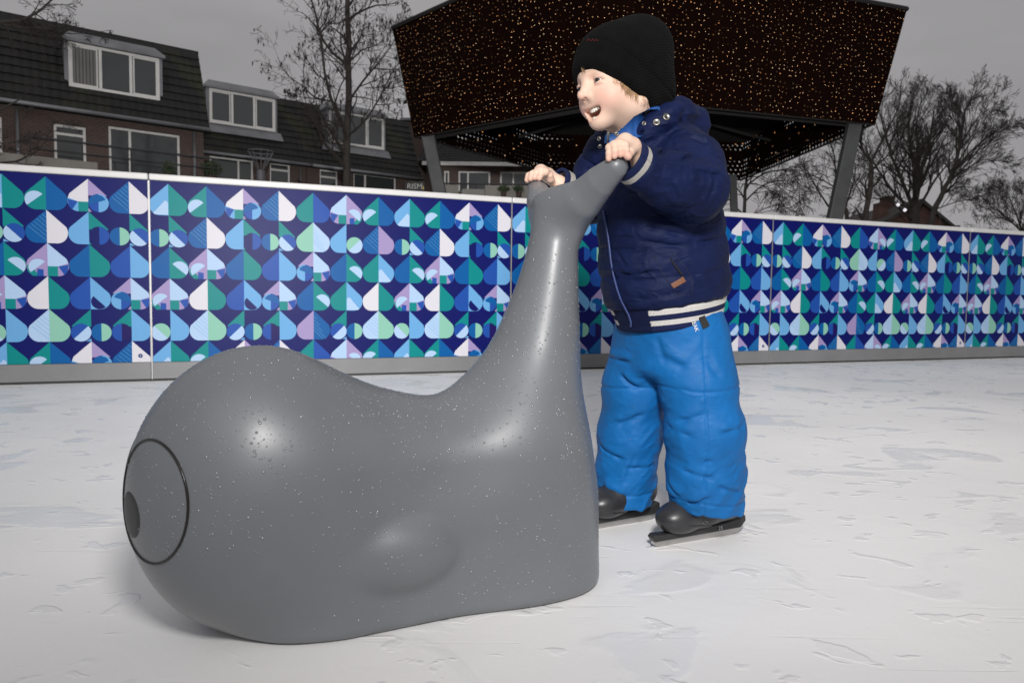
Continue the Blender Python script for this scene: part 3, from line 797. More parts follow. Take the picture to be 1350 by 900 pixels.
def tiles(X, x0, x1, p0, p1, name, root, course=.30, per=.22):
    """pantile slope from eave p0=(y,z) to ridge p1, corrugated, courses stepped"""
    L = math.hypot(p1[0]-p0[0], p1[1]-p0[1]); nr = max(2, round(L/course)); nc = int((x1-x0)/per)*4
    dy, dz = (p1[0]-p0[0])/L, (p1[1]-p0[1])/L; ny_, nz_ = dz, -dy
    if ny_ < 0: ny_, nz_ = ny_, nz_
    V, F = [], []
    for r in range(nr):
        for e, lift in ((0, .045), (1.0, .010)):
            s = L*(r+e)/nr
            for c in range(nc+1):
                x = x0+(x1-x0)*c/nc; h = lift+.022*abs(math.sin(math.pi*c/4+.2))
                V.append((x, p0[0]+dy*s+ny_*h*SGN, p0[1]+dz*s+nz_*h*SGN))
        if r: pass
        b = r*2*(nc+1)
        for c in range(nc):
            F.append((b+c, b+c+1, b+nc+1+c+1, b+nc+1+c))
            if r: F.append((b-nc-1+c, b-nc-1+c+1, b+c+1, b+c))
    mb = MB(X); mb.add(V, F)
    # solid under the tiles and the verge ends
    mb.add([(x0, p0[0], p0[1]-.05), (x1, p0[0], p0[1]-.05), (x1, p1[0], p1[1]), (x0, p1[0], p1[1]), (x0, p1[0]+1.2*(-SGN), p1[1]), (x1, p1[0]+1.2*(-SGN), p1[1]), (x0, p1[0]+1.2*(-SGN), p0[1]-.05), (x1, p1[0]+1.2*(-SGN), p0[1]-.05)],
           [(0, 1, 2, 3), (3, 2, 5, 4), (0, 3, 4, 6), (1, 7, 5, 2), (0, 6, 7, 1)])
    # ridge / top roll
    mb.box((x0-.02, min(p1[0], p1[0]-.22*SGN), p1[1]-.02), (x1+.02, max(p1[0], p1[0]-.22*SGN)+.05, p1[1]+.07))
    return mb.build(name, tile_m, root)
SGN = -1
def local_s(X, px, y=0.0):
    """x in the facade frame that shows at photo column px (camera height)"""
    o = X @ Vector((0, y, 0)); d = (X @ Vector((1, y, 0)))-o; a = (px-675)/FPX
    return (a*o.y-o.x)/(d.x-a*d.y)
def local_z(X, px, py, y=0.0):
    s = local_s(X, px, y); p = X @ Vector((s, y, 0)); v = f_+(px-675)/FPX*r_-(py-450)/FPX*u_
    return CAM[2]+v[2]*(p.y/v[1])
FA = R_(37.4)
def dormer(root, X, pxl, pxr, y, zt, zb, curt):
    x0, x1 = local_s(X, pxl, y), local_s(X, pxr, y)
    d = MB(X); d.box((x0-.10, y+.031, zb-.16), (x1+.10, y+1.9, zt+.06))
    d.add([(x0-.32, y-.10, zb-.34), (x1+.32, y-.10, zb-.34), (x1+.24, y+.02, zb-.02), (x0-.24, y+.02, zb-.02), (x0-.32, y+.3, zb-.34), (x1+.32, y+.3, zb-.34)], [(0, 1, 2, 3), (0, 3, 4), (1, 5, 2), (0, 4, 5, 1)])
    do = d.build('dormer', zinc, root)
    rf = MB(X); a = x0-.16; b = x1+.16
    rf.add([(a, y-.12, zt+.02), (b, y-.12, zt+.02), (b, y-.12, zt+.10), (a, y-.12, zt+.10), (a+.22, y+.30, zt+.40), (b-.22, y+.30, zt+.40), (a+.22, y+1.9, zt+.40), (b-.22, y+1.9, zt+.40), (a, y+1.9, zt+.02), (b, y+1.9, zt+.02)],
           [(0, 1, 2, 3), (3, 2, 5, 4), (4, 5, 7, 6), (0, 3, 4, 6, 8), (1, 9, 7, 5, 2), (0, 8, 9, 1)]); rf.build('dormer_roof', zinc, do)
    f = MB(X); t = .08; xs = [x0, x0+(x1-x0)*.335, x0+(x1-x0)*.67, x1]
    f.box((x0, y-.05, zb), (x1, y+.03, zb+t)); f.box((x0, y-.05, zt-t), (x1, y+.03, zt))
    for i, x in enumerate(xs): q = x-(0 if i == 0 else (t if i == 3 else t/2)); f.box((q, y-.048, zb+t), (q+t, y+.028, zt-t))
    for i in (0, 2):
        a, b = xs[i]+t*.8, xs[i+1]-t*.8; g = .04
        for lo, hi in (((a, y-.03, zb+t), (a+g, y+.02, zt-t)), ((b-g, y-.03, zb+t), (b, y+.02, zt-t)), ((a+g, y-.03, zb+t), (b-g, y+.02, zb+t+g)), ((a+g, y-.03, zt-t-g), (b-g, y+.02, zt-t))): f.box(lo, hi)
    f.build('window', frame_w, do)
    for i in range(3): g = MB(X); g.box((xs[i]+t*.5, y-.012, zb+t), (xs[i+1]-t*.5, y-.004, zt-t)); g.build('pane', glass, do)
    if curt:
        g = MB(X); a, b = xs[0]+t+.03, xs[1]-t
        for k in range(7): xx = a+(b-a)*k/7; g.box((xx, y-.018, zb+t), (xx+(b-a)/7*.72, y-.014, zt-t))
        g.build('curtain', curtain, do)
def downpipe(X, px, y, z0, z1, root):
    s = local_s(X, px, y); m = MB(X); m.tube([(s, y, z0), (s, y, z1)], .045, 8); m.build('downpipe', zinc, root, smooth=True)
def gutter(X, x0, x1, y, z, root):
    m = MB(X); m.tube([(x0, y, z), (x1, y, z)], .06, 8); m.build('gutter', zinc, root, smooth=True)
def railing(X, s0, s1, y, z, root):
    m = MB(X); m.tube([(s0, y, z), (s1, y, z)], .028, 6); m.tube([(s0, y, z-.30), (s1, y, z-.30)], .018, 6)
    n = max(2, int((s1-s0)/1.2))
    for k in range(n+1): s = s0+(s1-s0)*k/n; m.tube([(s, y, z-1.0), (s, y, z)], .018, 6)
    m.build('railing', dark_metal, root)
EAVE, RIDGE = 5.72, 8.45
def terrace(label, o, pl, pr, dorms, ops, pipes):
    """ops: (px0, px1, ztop, zbottom, divisions, transom, curtain)"""
    X = fac(o, FA); base = empty('terraced_house', (o[0], o[1], -.05), label, 'house', 'terraced houses with dormers')
    x0, x1 = local_s(X, pl), local_s(X, pr)
    w = MB(X); rects = []
    for a, b, zt, zb, dv, tr, cu in ops:
        s0, s1 = local_s(X, a), local_s(X, b); rects.append((s0, s1, zb, zt))
    wall_open(w, x0, x1, -.05, EAVE+.05, 0, .22, rects); w.box((x0, .22, -.05), (x1, 7.5, EAVE+.05))
    w.box((x0+.02, 1.3, EAVE+.05), (x1-.02, 7.4, RIDGE-.12)); w.build('wall', brick, base)
    for (s0, s1, zb, zt), (a, b, _, _, dv, tr, cu) in zip(rects, ops): window(base, X, s0+.004, s1-.004, zb+.004, zt-.004, .09, dv, transom=tr, curt=cu)
    tiles(X, x0-.05, x1+.10, (-.38, EAVE), (.95, RIDGE), 'roof', base)
    gutter(X, x0-.05, x1+.1, -.46, EAVE-.02, base)
    for l, r, zt, zb, cu in dorms: dormer(base, X, l, r, -.02, zt, zb, cu)
    for p in pipes: downpipe(X, p, -.06, -.05, EAVE-.1, base)
    return X, base, x0, x1
def solve_z(X, px, py, y=0): return local_z(X, px, py, y)
oA = (-12.1, 22.0, 0); XA = fac(oA, FA)
zA = lambda px, py: solve_z(XA, px, py)
XA, hA, a0, a1 = terrace('dark tiled brick house at the far left, with a wide dormer and balcony doors', oA, -190, 271,
    [(98, 215, zA(157, 67), zA(157, 124), True), (-160, -70, zA(157, 67), zA(157, 124), False)],
    [(-60, 10, zA(100, 166), zA(100, 236), (.5,), None, (0, 1)), (77, 119, zA(97, 165), zA(97, 225), (), .80, None), (148, 241, zA(195, 172), zA(195, 250), (.29,), None, None)],
    (30, 259))
def parapet(X, root, pl, pr, y, zt, zb, name='balcony_parapet'):
    s0, s1 = local_s(X, pl, y), local_s(X, pr, y); m = MB(X); m.box((s0, y, zb), (s1, y+.12, zt)); m.build(name, concrete, root, bevel=.01)
zp = zA(100, 216)
parapet(XA, hA, -190, 133, -1.35, zp-.10, zp-1.1); parapet(XA, hA, 235, 290, -1.35, zp-.25, zp-1.1)
m = MB(XA); m.box((a0, -1.40, zp-1.3), (a1+.6, -.01, zp-1.12)); m.build('balcony_floor', concrete, hA)
railing(XA, local_s(XA, 46, -1.30), local_s(XA, 290, -1.30), -1.30, zA(160, 205)+.02, hA)
oB = (-10.6, 28.0, 0); XB = fac(oB, FA); zB = lambda px, py: solve_z(XB, px, py)
XB, hB, b0_, b1_ = terrace('dark tiled brick house in the middle of the terrace, between the two other dormers', oB, 250, 404,
    [(279, 364, zB(321, 124), zB(321, 168), False)],
    [(279, 336, zB(307, 208), zB(307, 255), (.66,), None, None), (357, 384, zB(370, 215), zB(370, 256), (), .78, None)], (397,))
XC, hC, c0_, c1_ = terrace('dark tiled brick house whose dormer is behind the tall bare tree', oB, 405, 547,
    [(434, 505, zB(469, 151), zB(469, 193), False)],
    [(422, 446, zB(434, 224), zB(434, 260), (), .74, None), (466, 522, zB(494, 230), zB(494, 262), (.28,), None, None)], (534,))
zq = zB(330, 238)
for X, rt, a, b in ((XB, hB, 262, 404), (XC, hC, 405, 545)):
    parapet(X, rt, a, b, -1.3, zq-.75, zq-1.9)
m = MB(XB); s = local_s(XB, 407, -1.2); m.add([(s, -.05, zq-1), (s, -1.25, zq-1), (s, -1.25, zq-.25), (s, -.05, zq+.25), (s+.06, -.05, zq-1), (s+.06, -1.25, zq-1), (s+.06, -1.25, zq-.25), (s+.06, -.05, zq+.25)], [(0, 1, 2, 3), (7, 6, 5, 4), (1, 5, 6, 2), (2, 6, 7, 3)]); m.build('balcony_screen', timber, hB)
# balcony plants, one on each side of the house end
def shrub(c, r, n, seed, label, cat='plant', hgt=None):
    rs = np.random.RandomState(seed); V, F = [], []
    for k in range(n):
        d = rs.randn(3); d /= np.linalg.norm(d); p = np.array(c)+d*r*rs.rand()**.4*np.array([1, 1, hgt or .8])
        a = rs.randn(3)*.055; b = np.cross(a, rs.randn(3)); b = b/np.linalg.norm(b)*.022
        i = len(V); V += [p-a, p+b, p+a, p-b]; F.append((i, i+1, i+2, i+3))
    o = obj('balcony_plant', V, F, plantm, empty('potted_plant', (c[0], c[1], c[2]-r), label, cat)); o.name = 'foliage'; 
    m_ = MB(); m_.lathe((c[0], c[1], c[2]-r-.12), (0, 0, 1), [(r*.35, 0), (r*.5, .22)], 12); m_.build('pot', timber, o.parent)
    return o
p = P(278, 222, 23.3); shrub(p, .36, 260, 3, 'small evergreen plant on the balcony below the end of the tall dark roof', hgt=.7)
p = P(222, 224, 20.6); shrub(p, .20, 90, 4, 'small plant in front of the wide balcony window at far left', hgt=1.4)

# brick end house and the long house seen under the pavilion
e0 = P(530, 230, 37); e1 = P(582, 230, 37)
m = MB(); top0 = P(533, 160, 37)[2]; 
m.box((e0[0], e0[1], -.05), (e1[0]+.3, e0[1]+7, top0)); rE = empty('brick_house', (e0[0], e0[1], -.05), 'plain brick end wall standing between the dark roofs and the pavilion column', 'house')
m.build('wall', brick, rE); m = MB(); m.box((e0[0]-.1, e0[1]-.1, top0), (e1[0]+.4, e0[1]+7.1, top0+.12)); m.build('roof', zinc, rE)
m = MB(); q = P(563, 230, 36.9); m.tube([(q[0], e0[1]-.06, 0), (q[0], e0[1]-.06, P(560, 232, 37)[2]+1.6)], .05, 6); m.build('downpipe', zinc, rE)
rD = empty('long_house', P(573, 260, 28)*np.array([1, 1, 0]), 'long brick house with tiled roof and balcony windows seen under the pavilion', 'house')
D0 = P(575, 250, 28); XD = Matrix.Translation(Vector((D0[0], D0[1], 0)))
sD = lambda px: (px-575)/FPX*28
zD = lambda py, y=0: float(P(640, py, 28+y)[2])
w = MB(XD); ops = [(sD(585), sD(592), zD(252), zD(226)), (sD(604), sD(646), zD(254), zD(226)), (sD(659), sD(712), zD(252), zD(226)), (sD(730), sD(772), zD(252), zD(226))]
wall_open(w, -.4, sD(830), -.05, zD(217), 0, .2, ops); w.box((-.4, .2, -.05), (sD(830), 7, zD(217))); w.build('wall', brick, rD)
for (a, b, c, d), dv in zip(ops, ((), (.3,), (.33,), (.4,))): window(rD, XD, a+.004, b-.004, c+.004, d-.004, .08, dv, fr=.06)
tiles(XD, -.7, sD(835), (-.4, zD(217)), (3.2, zD(186, 3)), 'roof', rD)
m = MB(XD); m.box((-.5, -.5, zD(218.5)-.10), (sD(832), -.42, zD(217))); m.build('fascia', frame_w, rD)
for a, b in ((584, 608), (612, 641), (641, 664), (664, 687), (687, 710), (710, 734), (734, 770)):
    m = MB(XD); z1 = zD(251 if a != 612 else 256); m.box((sD(a)+.01, -1.3, zD(290)), (sD(b)-.01, -1.2, z1)); m.build('balcony_parapet', concrete, rD)
railing(XD, sD(584), sD(770), -1.25, zD(249), rD)
for i, px in enumerate((664, 684)):
    p = P(px, 249, 26.6); shrub(p, .22, 120, 10+i, ('left' if i == 0 else 'right')+' of two small planters on the balcony parapet under the pavilion', hgt=.5)

# lit sign with lettering in front of the brick end house
sg = P(549, 246, 20); rS = empty('letter_sign', (sg[0], sg[1], -.05), 'small dark sign with pale letters peeping over the boards left of the pavilion column', 'sign')
sw = 22/FPX*20
m = MB(); m.box((sg[0]-sw/2, sg[1], sg[2]-.14), (sg[0]+sw/2, sg[1]+.05, sg[2]+.14)); m.tube([(sg[0], sg[1]+.03, -.05), (sg[0], sg[1]+.03, sg[2]-.14)], .03, 6); m.build('sign_panel', mat('sign_black', (.015, .015, .017), .6), rS)
def text(name, s, size, M, m, parent, ext=.002):
    cu = bpy.data.curves.new(name, 'FONT'); cu.body = s; cu.size = size; cu.extrude = ext; cu.align_x = 'CENTER'; cu.align_y = 'CENTER'
    tmp = bpy.data.objects.new('tmp', cu); C.objects.link(tmp); dg = bpy.context.evaluated_depsgraph_get(); dg.update()
    me = bpy.data.meshes.new_from_object(tmp.evaluated_get(dg)); bpy.data.objects.remove(tmp)
    me.transform(M); 
    if parent is not None: me.transform(Matrix.Translation(-origin(parent)))
    me.materials.clear(); me.materials.append(m); return link(bpy.data.objects.new(name, me), parent)
text('lettering', 'RISM', .21, Matrix.Translation(Vector((sg[0]-.05, sg[1]-.004, sg[2]))) @ Matrix.Rotation(R_(90), 4, 'X'), mat('sign_pale', (.42, .42, .40), .6), rS)
m = MB(); m.add([(sg[0]+sw*.34, sg[1]-.006, sg[2]-.07), (sg[0]+sw*.47, sg[1]-.006, sg[2]-.07), (sg[0]+sw*.405, sg[1]-.006, sg[2]+.04)], [(0, 1, 2)]); m.build('yellow_mark', mat('sign_yellow', (.45, .33, .05), .6), rS)

# cone-topped street lamp in front of the middle house
lp = P(344, 226, 19); rL = empty('street_lamp', (lp[0], lp[1], -.05), 'street lamp with an open cone head in front of the middle house', 'street lamp')
m = MB(); m.lathe((lp[0], lp[1], -.05), (0, 0, 1), [(.08, 0), (.08, 1.0), (.055, 1.1), (.055, lp[2]-.22), (.11, lp[2]-.2), (.11, lp[2]+.07)], 12); m.build('pole', mat('lamp_grey', (.10, .10, .11), .5), rL, smooth=False)
m = MB(); top = lp[2]+.52
for k in range(10):
    a = 2*math.pi*k/10; m.tube([(lp[0]+.07*math.cos(a), lp[1]+.07*math.sin(a), lp[2]+.05), (lp[0]+.33*math.cos(a), lp[1]+.33*math.sin(a), top)], .010, 5)
m.tube([(lp[0]+.33*math.cos(R_(a)), lp[1]+.33*math.sin(R_(a)), top) for a in range(0, 361, 20)], .014, 5); m.build('lamp_head', mat('lamp_grey', (.1, .1, .11)), rL)

# ------------------------------------------------------------------ brick chapel on the right
d = 45.0
def pr(px, py): q = P(px, py, d); return q
cq = pr(1160, 300); rC = empty('gabled_house', (cq[0], cq[1], -.05), 'brown gabled brick house behind the bare trees at right', 'house')
dark_brick = mat('dark_brick', (.07, .035, .028), .85, vary=.2, vscale=1.5); dark_tile = mat('dark_tile', (.035, .030, .028), .8, vary=.25, vscale=2)
yl, yr, ap = pr(1152, 300), pr(1247, 296), pr(1211, 268); y0 = cq[1]
mm = MB(); mm.add([(yl[0], y0, -.05), (yr[0], y0, -.05), (yr[0], y0, yr[2]), (ap[0], y0, ap[2]), (yl[0], y0, yl[2]), (yl[0], y0+9, -.05), (yr[0], y0+9, -.05), (yr[0], y0+9, yr[2]), (ap[0], y0+9, ap[2]), (yl[0], y0+9, yl[2])],
  [(0, 1, 2, 3, 4), (9, 8, 7, 6, 5), (1, 6, 7, 2), (0, 4, 9, 5)]); mm.build('wall', dark_brick, rC)
mm = MB()
for a, b in ((yl, ap), (yr, ap)):
    sx = -1 if a is yl else 1; e = np.array([a[0]+sx*.5, 0, a[2]-.38])
    mm.add([(e[0], y0-.35, e[2]), (ap[0], y0-.35, ap[2]+.02), (ap[0], y0+9, ap[2]+.02), (e[0], y0+9, e[2]), (e[0], y0-.35, e[2]+.20), (ap[0], y0-.35, ap[2]+.25), (ap[0], y0+9, ap[2]+.25), (e[0], y0+9, e[2]+.20)],
           [(0, 1, 2, 3), (4, 7, 6, 5), (0, 4, 5, 1), (0, 3, 7, 4), (2, 6, 7, 3)])
rfo = mm.build('roof', dark_tile, rC)
for a, b, t, o2 in ((1199, 1212, 250, 3.0), (1171, 1184, 264, 1.2)):
    mm = MB(); q0, q1 = pr(a, t), pr(b, t); mm.box((q0[0], y0+o2, q0[2]-2.2), (q1[0], y0+o2+.8, q0[2]+.0)); mm.build('chimney', dark_brick, rfo)
q0, q1 = pr(1063, 291), pr(1150, 292); mm = MB(); mm.box((q0[0], y0+2, -.05), (yl[0]-.01, y0+8, q0[2])); mm.build('side_wing', dark_brick, rC)
mm = MB(); mm.box((q0[0]-.4, y0+1.6, q0[2]), (yl[0]-.02, y0+8.2, q0[2]+.16)); mm.build('wing_roof', dark_tile, rC)
q0, q1 = pr(1247, 294), pr(1279, 295); mm = MB(); mm.box((yr[0]+.01, y0+1, -.05), (q1[0], y0+7, q1[2])); mm.build('side_wing', mat('grey_render', (.10, .10, .11), .8, vary=.15, vscale=1), rC)

# ------------------------------------------------------------------ pavilion
def pav_mat(name, hole, led):
    m = bpy.data.materials.new(name); m.use_nodes = True; t = m.node_tree; L = t.links.new; b = t.nodes['Principled BSDF']; out = t.nodes['Material Output']
    b.inputs['Base Color'].default_value = (.010, .005, .004, 1); b.inputs['Roughness'].default_value = .85; b.inputs['Specular IOR Level'].default_value = .02
    at = N(t, 'ShaderNodeAttribute', attribute_name='st'); src = at.outputs['Vector']
    # rust streaks
    mp = N(t, 'ShaderNodeMapping'); mp.inputs['Scale'].default_value = (3.0, .35, 1); L(src, mp.inputs[0])
    nz = N(t, 'ShaderNodeTexNoise', i_Scale=1.2, i_Detail=5.0); L(mp.outputs[0], nz.inputs['Vector'])
    cr = N(t, 'ShaderNodeMix', data_type='RGBA'); cr.inputs[6].default_value = (.0018, .0010, .0008, 1); cr.inputs[7].default_value = (.008, .0024, .0014, 1); L(nz.outputs[0], cr.inputs[0]); L(cr.outputs[2], b.inputs['Base Color'])
    last = b.outputs[0]
    if led:
        v = N(t, 'ShaderNodeTexVoronoi', voronoi_dimensions='2D', i_Scale=led[0], i_Randomness=.85); L(src, v.inputs['Vector'])
        sc_ = N(t, 'ShaderNodeSeparateColor'); L(v.outputs['Color'], sc_.inputs[0])
        lt = N(t, 'ShaderNodeMath', operation='LESS_THAN'); lt.inputs[1].default_value = led[1]; L(v.outputs['Distance'], lt.inputs[0])
        on = N(t, 'ShaderNodeMath', operation='GREATER_THAN'); on.inputs[1].default_value = led[2]; L(sc_.outputs[0], on.inputs[0])
        mu_ = N(t, 'ShaderNodeMath', operation='MULTIPLY'); L(lt.outputs[0], mu_.inputs[0]); L(on.outputs[0], mu_.inputs[1])
        st_ = N(t, 'ShaderNodeMapRange'); st_.inputs[3].default_value = .10; st_.inputs[4].default_value = led[3]; pw = N(t, 'ShaderNodeMath', operation='POWER'); pw.inputs[1].default_value = 1.8; L(sc_.outputs[1], pw.inputs[0]); L(pw.outputs[0], st_.inputs[0])
        m2 = N(t, 'ShaderNodeMath', operation='MULTIPLY'); L(mu_.outputs[0], m2.inputs[0]); L(st_.outputs[0], m2.inputs[1])
        cm = N(t, 'ShaderNodeMix', data_type='RGBA'); cm.inputs[6].default_value = (1, .40, .13, 1); cm.inputs[7].default_value = (1, .72, .42, 1); L(sc_.outputs[2], cm.inputs[0])
        L(cm.outputs[2], b.inputs['Emission Color']); L(m2.outputs[0], b.inputs['Emission Strength'])
    if hole:
        # regular round perforations through the sheet, offset rows
        sx = N(t, 'ShaderNodeSeparateXYZ'); L(src, sx.inputs[0])
        def M(op, a, c=None):
            n = N(t, 'ShaderNodeMath', operation=op)
            for i, x in enumerate((a, c)):
                if x is None: continue
                if isinstance(x, (int, float)): n.inputs[i].default_value = x
                else: L(x, n.inputs[i])
            return n.outputs[0]
        P_ = hole[0]; u = M('DIVIDE', sx.outputs[0], P_); v_ = M('DIVIDE', sx.outputs[1], P_*.9)
        row = M('FLOOR', v_); odd = M('MULTIPLY', M('MODULO', row, 2.0), .5); fu = M('SUBTRACT', M('FRACT', M('ADD', u, odd)), .5); fv = M('SUBTRACT', M('FRACT', v_), .5)
        r2 = M('ADD', M('MULTIPLY', fu, fu), M('MULTIPLY', fv, fv)); hl = M('LESS_THAN', r2, hole[1]**2)
        # solid bands where the frame runs behind the sheet
        bd = M('GREATER_THAN', M('FRACT', M('DIVIDE', sx.outputs[0], 1.9)), .13); hb = M('GREATER_THAN', M('ABSOLUTE', M('SUBTRACT', sx.outputs[1], hole[2])), .13)
        hl = M('MULTIPLY', M('MULTIPLY', hl, bd), hb)
        tr = N(t, 'ShaderNodeBsdfTransparent'); tr.inputs[0].default_value = (1, 1, 1, 1); ms = N(t, 'ShaderNodeMixShader'); L(hl, ms.inputs[0]); L(last, ms.inputs[1]); L(tr.outputs[0], ms.inputs[2]); L(ms.outputs[0], out.inputs[0])
    return m
led_m = pav_mat('light_studded_cladding', None, (13.5, .058, .18, 2.6)); hole_m = pav_mat('perforated_cladding', (.115, .20, .62), (5.0, .07, .62, 1.2)); pav_dark = mat('pavilion_dark_steel', (.006, .005, .005), .8)
col_m = mat('pavilion_column_steel', (.040, .042, .043), .65, bump=.3, bscale=6, vary=.22, vscale=4)
bot = [P(546, 181, 12.2), P(812, 130, 9.6), P(1154, 164, 10.9), P(978, 238, 16.3), P(722, 228, 15.6)]
top = [P(517, 37, 12.5), P(752, -68, 9.2), P(1196, 12, 11.1), P(985, 70, 17.2), P(690, 70, 16.6)]
zb = np.mean([p[2] for p in bot[:3]]); zt = np.mean([p[2] for p in top[:3]])
cen = np.mean(bot, axis=0)
rP = empty('pavilion', (cen[0], cen[1], -.05), 'big dark floating canopy studded with tiny warm lights on slanted columns', 'pavilion')
for i in range(5):
    a, b_ = bot[i], bot[(i+1) % 5]; c, d_ = top[(i+1) % 5], top[i]
    inn = np.cross(b_-a, d_-a); inn = inn/np.linalg.norm(inn)
    if inn@(cen-a) < 0: inn = -inn
    Lw = np.linalg.norm(b_-a); nx_ = 2
    V = [a, b_, c, d_]; ux = (b_-a)/Lw; 
    st = [[(p-a)@ux+i*7.3, math.sqrt(max(0, ((p-a)@(p-a))-((p-a)@ux)**2))+i*1.0*0, 0] for p in V]
    front = i < 2
    V2 = V+[p+inn*.012 for p in V]
    F = [(0, 1, 2, 3), (7, 6, 5, 4), (0, 4, 5, 1), (1, 5, 6, 2), (2, 6, 7, 3), (3, 7, 4, 0)]
    obj('cladding_wall', V2, F, led_m if front else hole_m, rP, attrs={'st': np.array(st+st)})
    if front:                                           # inner skin of the near walls
        V3 = [p+inn*.30 for p in V]+[p+inn*.32 for p in V]; obj('inner_skin', V3, F, pav_dark, rP)
    m = MB(); m.tube([a+inn*.02, b_+inn*.02], .018, 6); m.build('lower_edge_trim', pav_dark, rP); m = MB(); m.tube([d_, c], .035, 6); m.build('upper_edge_trim', pav_dark, rP)
mid = [bot[i]*.52+top[i]*.48 for i in range(5)]
cm_ = sum(mid)/5
ins = [p+(cm_-p)*.03 for p in mid]; 
obj('roof_deck', [np.array([p[0], p[1], zb+.95]) for p in ins]+[np.array([p[0], p[1], zb+1.05]) for p in ins], [(4, 3, 2, 1, 0), (5, 6, 7, 8, 9)]+[(i, (i+1) % 5, 5+(i+1) % 5, 5+i) for i in range(5)], pav_dark, rP)
m = MB()
for i in range(5):
    for k in (.33, .66):
        a = bot[i]+(bot[(i+1) % 5]-bot[i])*k; inn = (cm_-a)*np.array([1, 1, 0]); inn /= np.linalg.norm(inn); m.tube([a+inn*.18+np.array([0, 0, .5]), cm_*np.array([1, 1, 0])+np.array([0, 0, zb+.9])], .03, 4)
m.build('roof_beams', pav_dark, rP)
# slanted tapering columns, flat box section
def column(pt, pb, w0, w1, d0, d1=None, foot=True):
    a = P(*pt, d0); b = P(*pb, d1 or d0); dirv = (b-a)/np.linalg.norm(b-a); t_ = (a[2]+.05)/(-dirv[2]); c = a+dirv*t_
    m = MB(); V = []
    for p, w in ((a, w0), (c, w1)):
        for sx, sy in ((-1, -1), (1, -1), (1, 1), (-1, 1)): V.append(p+np.array([sx*w/2, sy*w*.32, 0]))
    m.add(V, [(0, 1, 5, 4), (1, 2, 6, 5), (2, 3, 7, 6), (3, 0, 4, 7), (3, 2, 1, 0), (4, 5, 6, 7)]); m.build('column', col_m, rP, bevel=.02)
column((563, 172), (580, 256), .23, .22, 12.15); column((1127, 160), (1099, 294), .21, .24, 10.95); column((966, 230), (968, 284), .16, .16, 15.9); 

# ------------------------------------------------------------------ bare trees
bark = mat('dark_bark', (.030, .025, .022), .9, bump=.4, bscale=14, vary=.3, vscale=6); twig_m = mat('twig_bark', (.022, .017, .015), .9)
seedm = mat('dry_seed_tassels', (.03, .022, .016), .9)
def grow(paths, rs, P0, dirv, L, r, lev, prm):
    n = max(3, int(L/prm['seg']))
    pts = [P0]; rad = [r]; d = dirv/np.linalg.norm(dirv); p = P0
    for i in range(n):
        d = d+rs.randn(3)*prm['wob']+np.array([0, 0, prm['up'][min(lev, len(prm['up'])-1)]]); d /= np.linalg.norm(d); p = p+d*L/n; pts.append(p); rad.append(max(r*(1-.82*(i+1)/n), prm['rmin']))
    paths.append((pts, rad, lev))
    if lev >= prm['lev']: return
    k = prm['kids'][min(lev, len(prm['kids'])-1)]
    for j in range(k):
        t = .18+.80*(j+rs.rand())/k; i = min(int(t*n), n-1); q = pts[i]+(pts[i+1]-pts[i])*(t*n-i)
        dd = pts[i+1]-pts[i]; dd = dd/np.linalg.norm(dd); s = rs.randn(3); s -= dd*(s@dd); s /= np.linalg.norm(s)
        a = prm['ang']*(.7+.6*rs.rand()); grow(paths, rs, q, dd*math.cos(a)+s*math.sin(a), L*prm['ratio']*(1.15-.6*t)*(.7+.6*rs.rand()), rad[i]*.58, lev+1, prm)
def limb_path(pts, r0, r1, n=4):
    pts = [np.asarray(p) for p in pts]; out = []
    for i in range(len(pts)-1):
        a = pts[max(i-1, 0)]; b = pts[i]; c = pts[i+1]; d = pts[min(i+2, len(pts)-1)]
        for k in range(n):
            t = k/n; out.append(.5*((2*b)+(c-a)*t+(2*a-5*b+4*c-d)*t*t+(3*b-a-3*c+d)*t**3))
    out.append(pts[-1]); m = len(out); return out, [r0+(r1-r0)*i/(m-1) for i in range(m)]
def tree(label, limbs, seed, prm, tassels=0, group='bare winter trees', spawn=.12):
    """limbs: list of (points, r0, r1, number of side branches); the first is the trunk"""
    rs = np.random.RandomState(seed); base = limbs[0][0][0]
    root = empty('bare_tree', (base[0], base[1], -.05), label, 'tree', group)
    tk = MB(); tw_ = MB(); paths = []
    for li, (pts, ra, rb, kids, L) in enumerate(limbs):
        ra, rb = ra*prm['k'], rb*prm['k']; pp, rr = limb_path(pts, ra, rb); pp = [q+rs.randn(3)*ra*.10 if 0 < i < len(pp)-1 else q for i, q in enumerate(pp)]; tk.tube(pp, rr, 8 if li < 2 else 6)
        for j in range(kids):
            t = (.30 if li == 0 else spawn)+(.68 if li == 0 else .86)*(j+rs.rand())/kids; i = min(int(t*(len(pp)-1)), len(pp)-2)
            dd = pp[i+1]-pp[i]; dd = dd/np.linalg.norm(dd); s = rs.randn(3); s -= dd*(s@dd); s /= np.linalg.norm(s); a = prm['ang']*(.7+.6*rs.rand())
            grow(paths, rs, pp[i], dd*math.cos(a)+s*math.sin(a), L*(1.1-.5*t)*(.6+.7*rs.rand()), rr[i]*.6, 1, prm)
    tk.build('trunk', bark, root, smooth=True)
    for pts, rad, lev in paths: tw_.tube(pts, rad, 5 if lev == 1 else 3, cap=False)
    if tassels:
        for k in range(tassels):
            pts, rad, lev = paths[rs.randint(len(paths))]
            if lev < 2: continue
            q = pts[rs.randint(len(pts)//2, len(pts))]; ln = .05+.05*rs.rand(); tw_.tube([q, q+np.array([0, 0, -ln*.3]), q+np.array([rs.randn()*.01, rs.randn()*.01, -ln])], [.004, .017, .006], 4)
    tw_.build('crown', twig_m, root)
    return root
PT = lambda d, *l: [P(x, y, d+e) for x, y, e in [(q if len(q) == 3 else (*q, 0)) for q in l]]
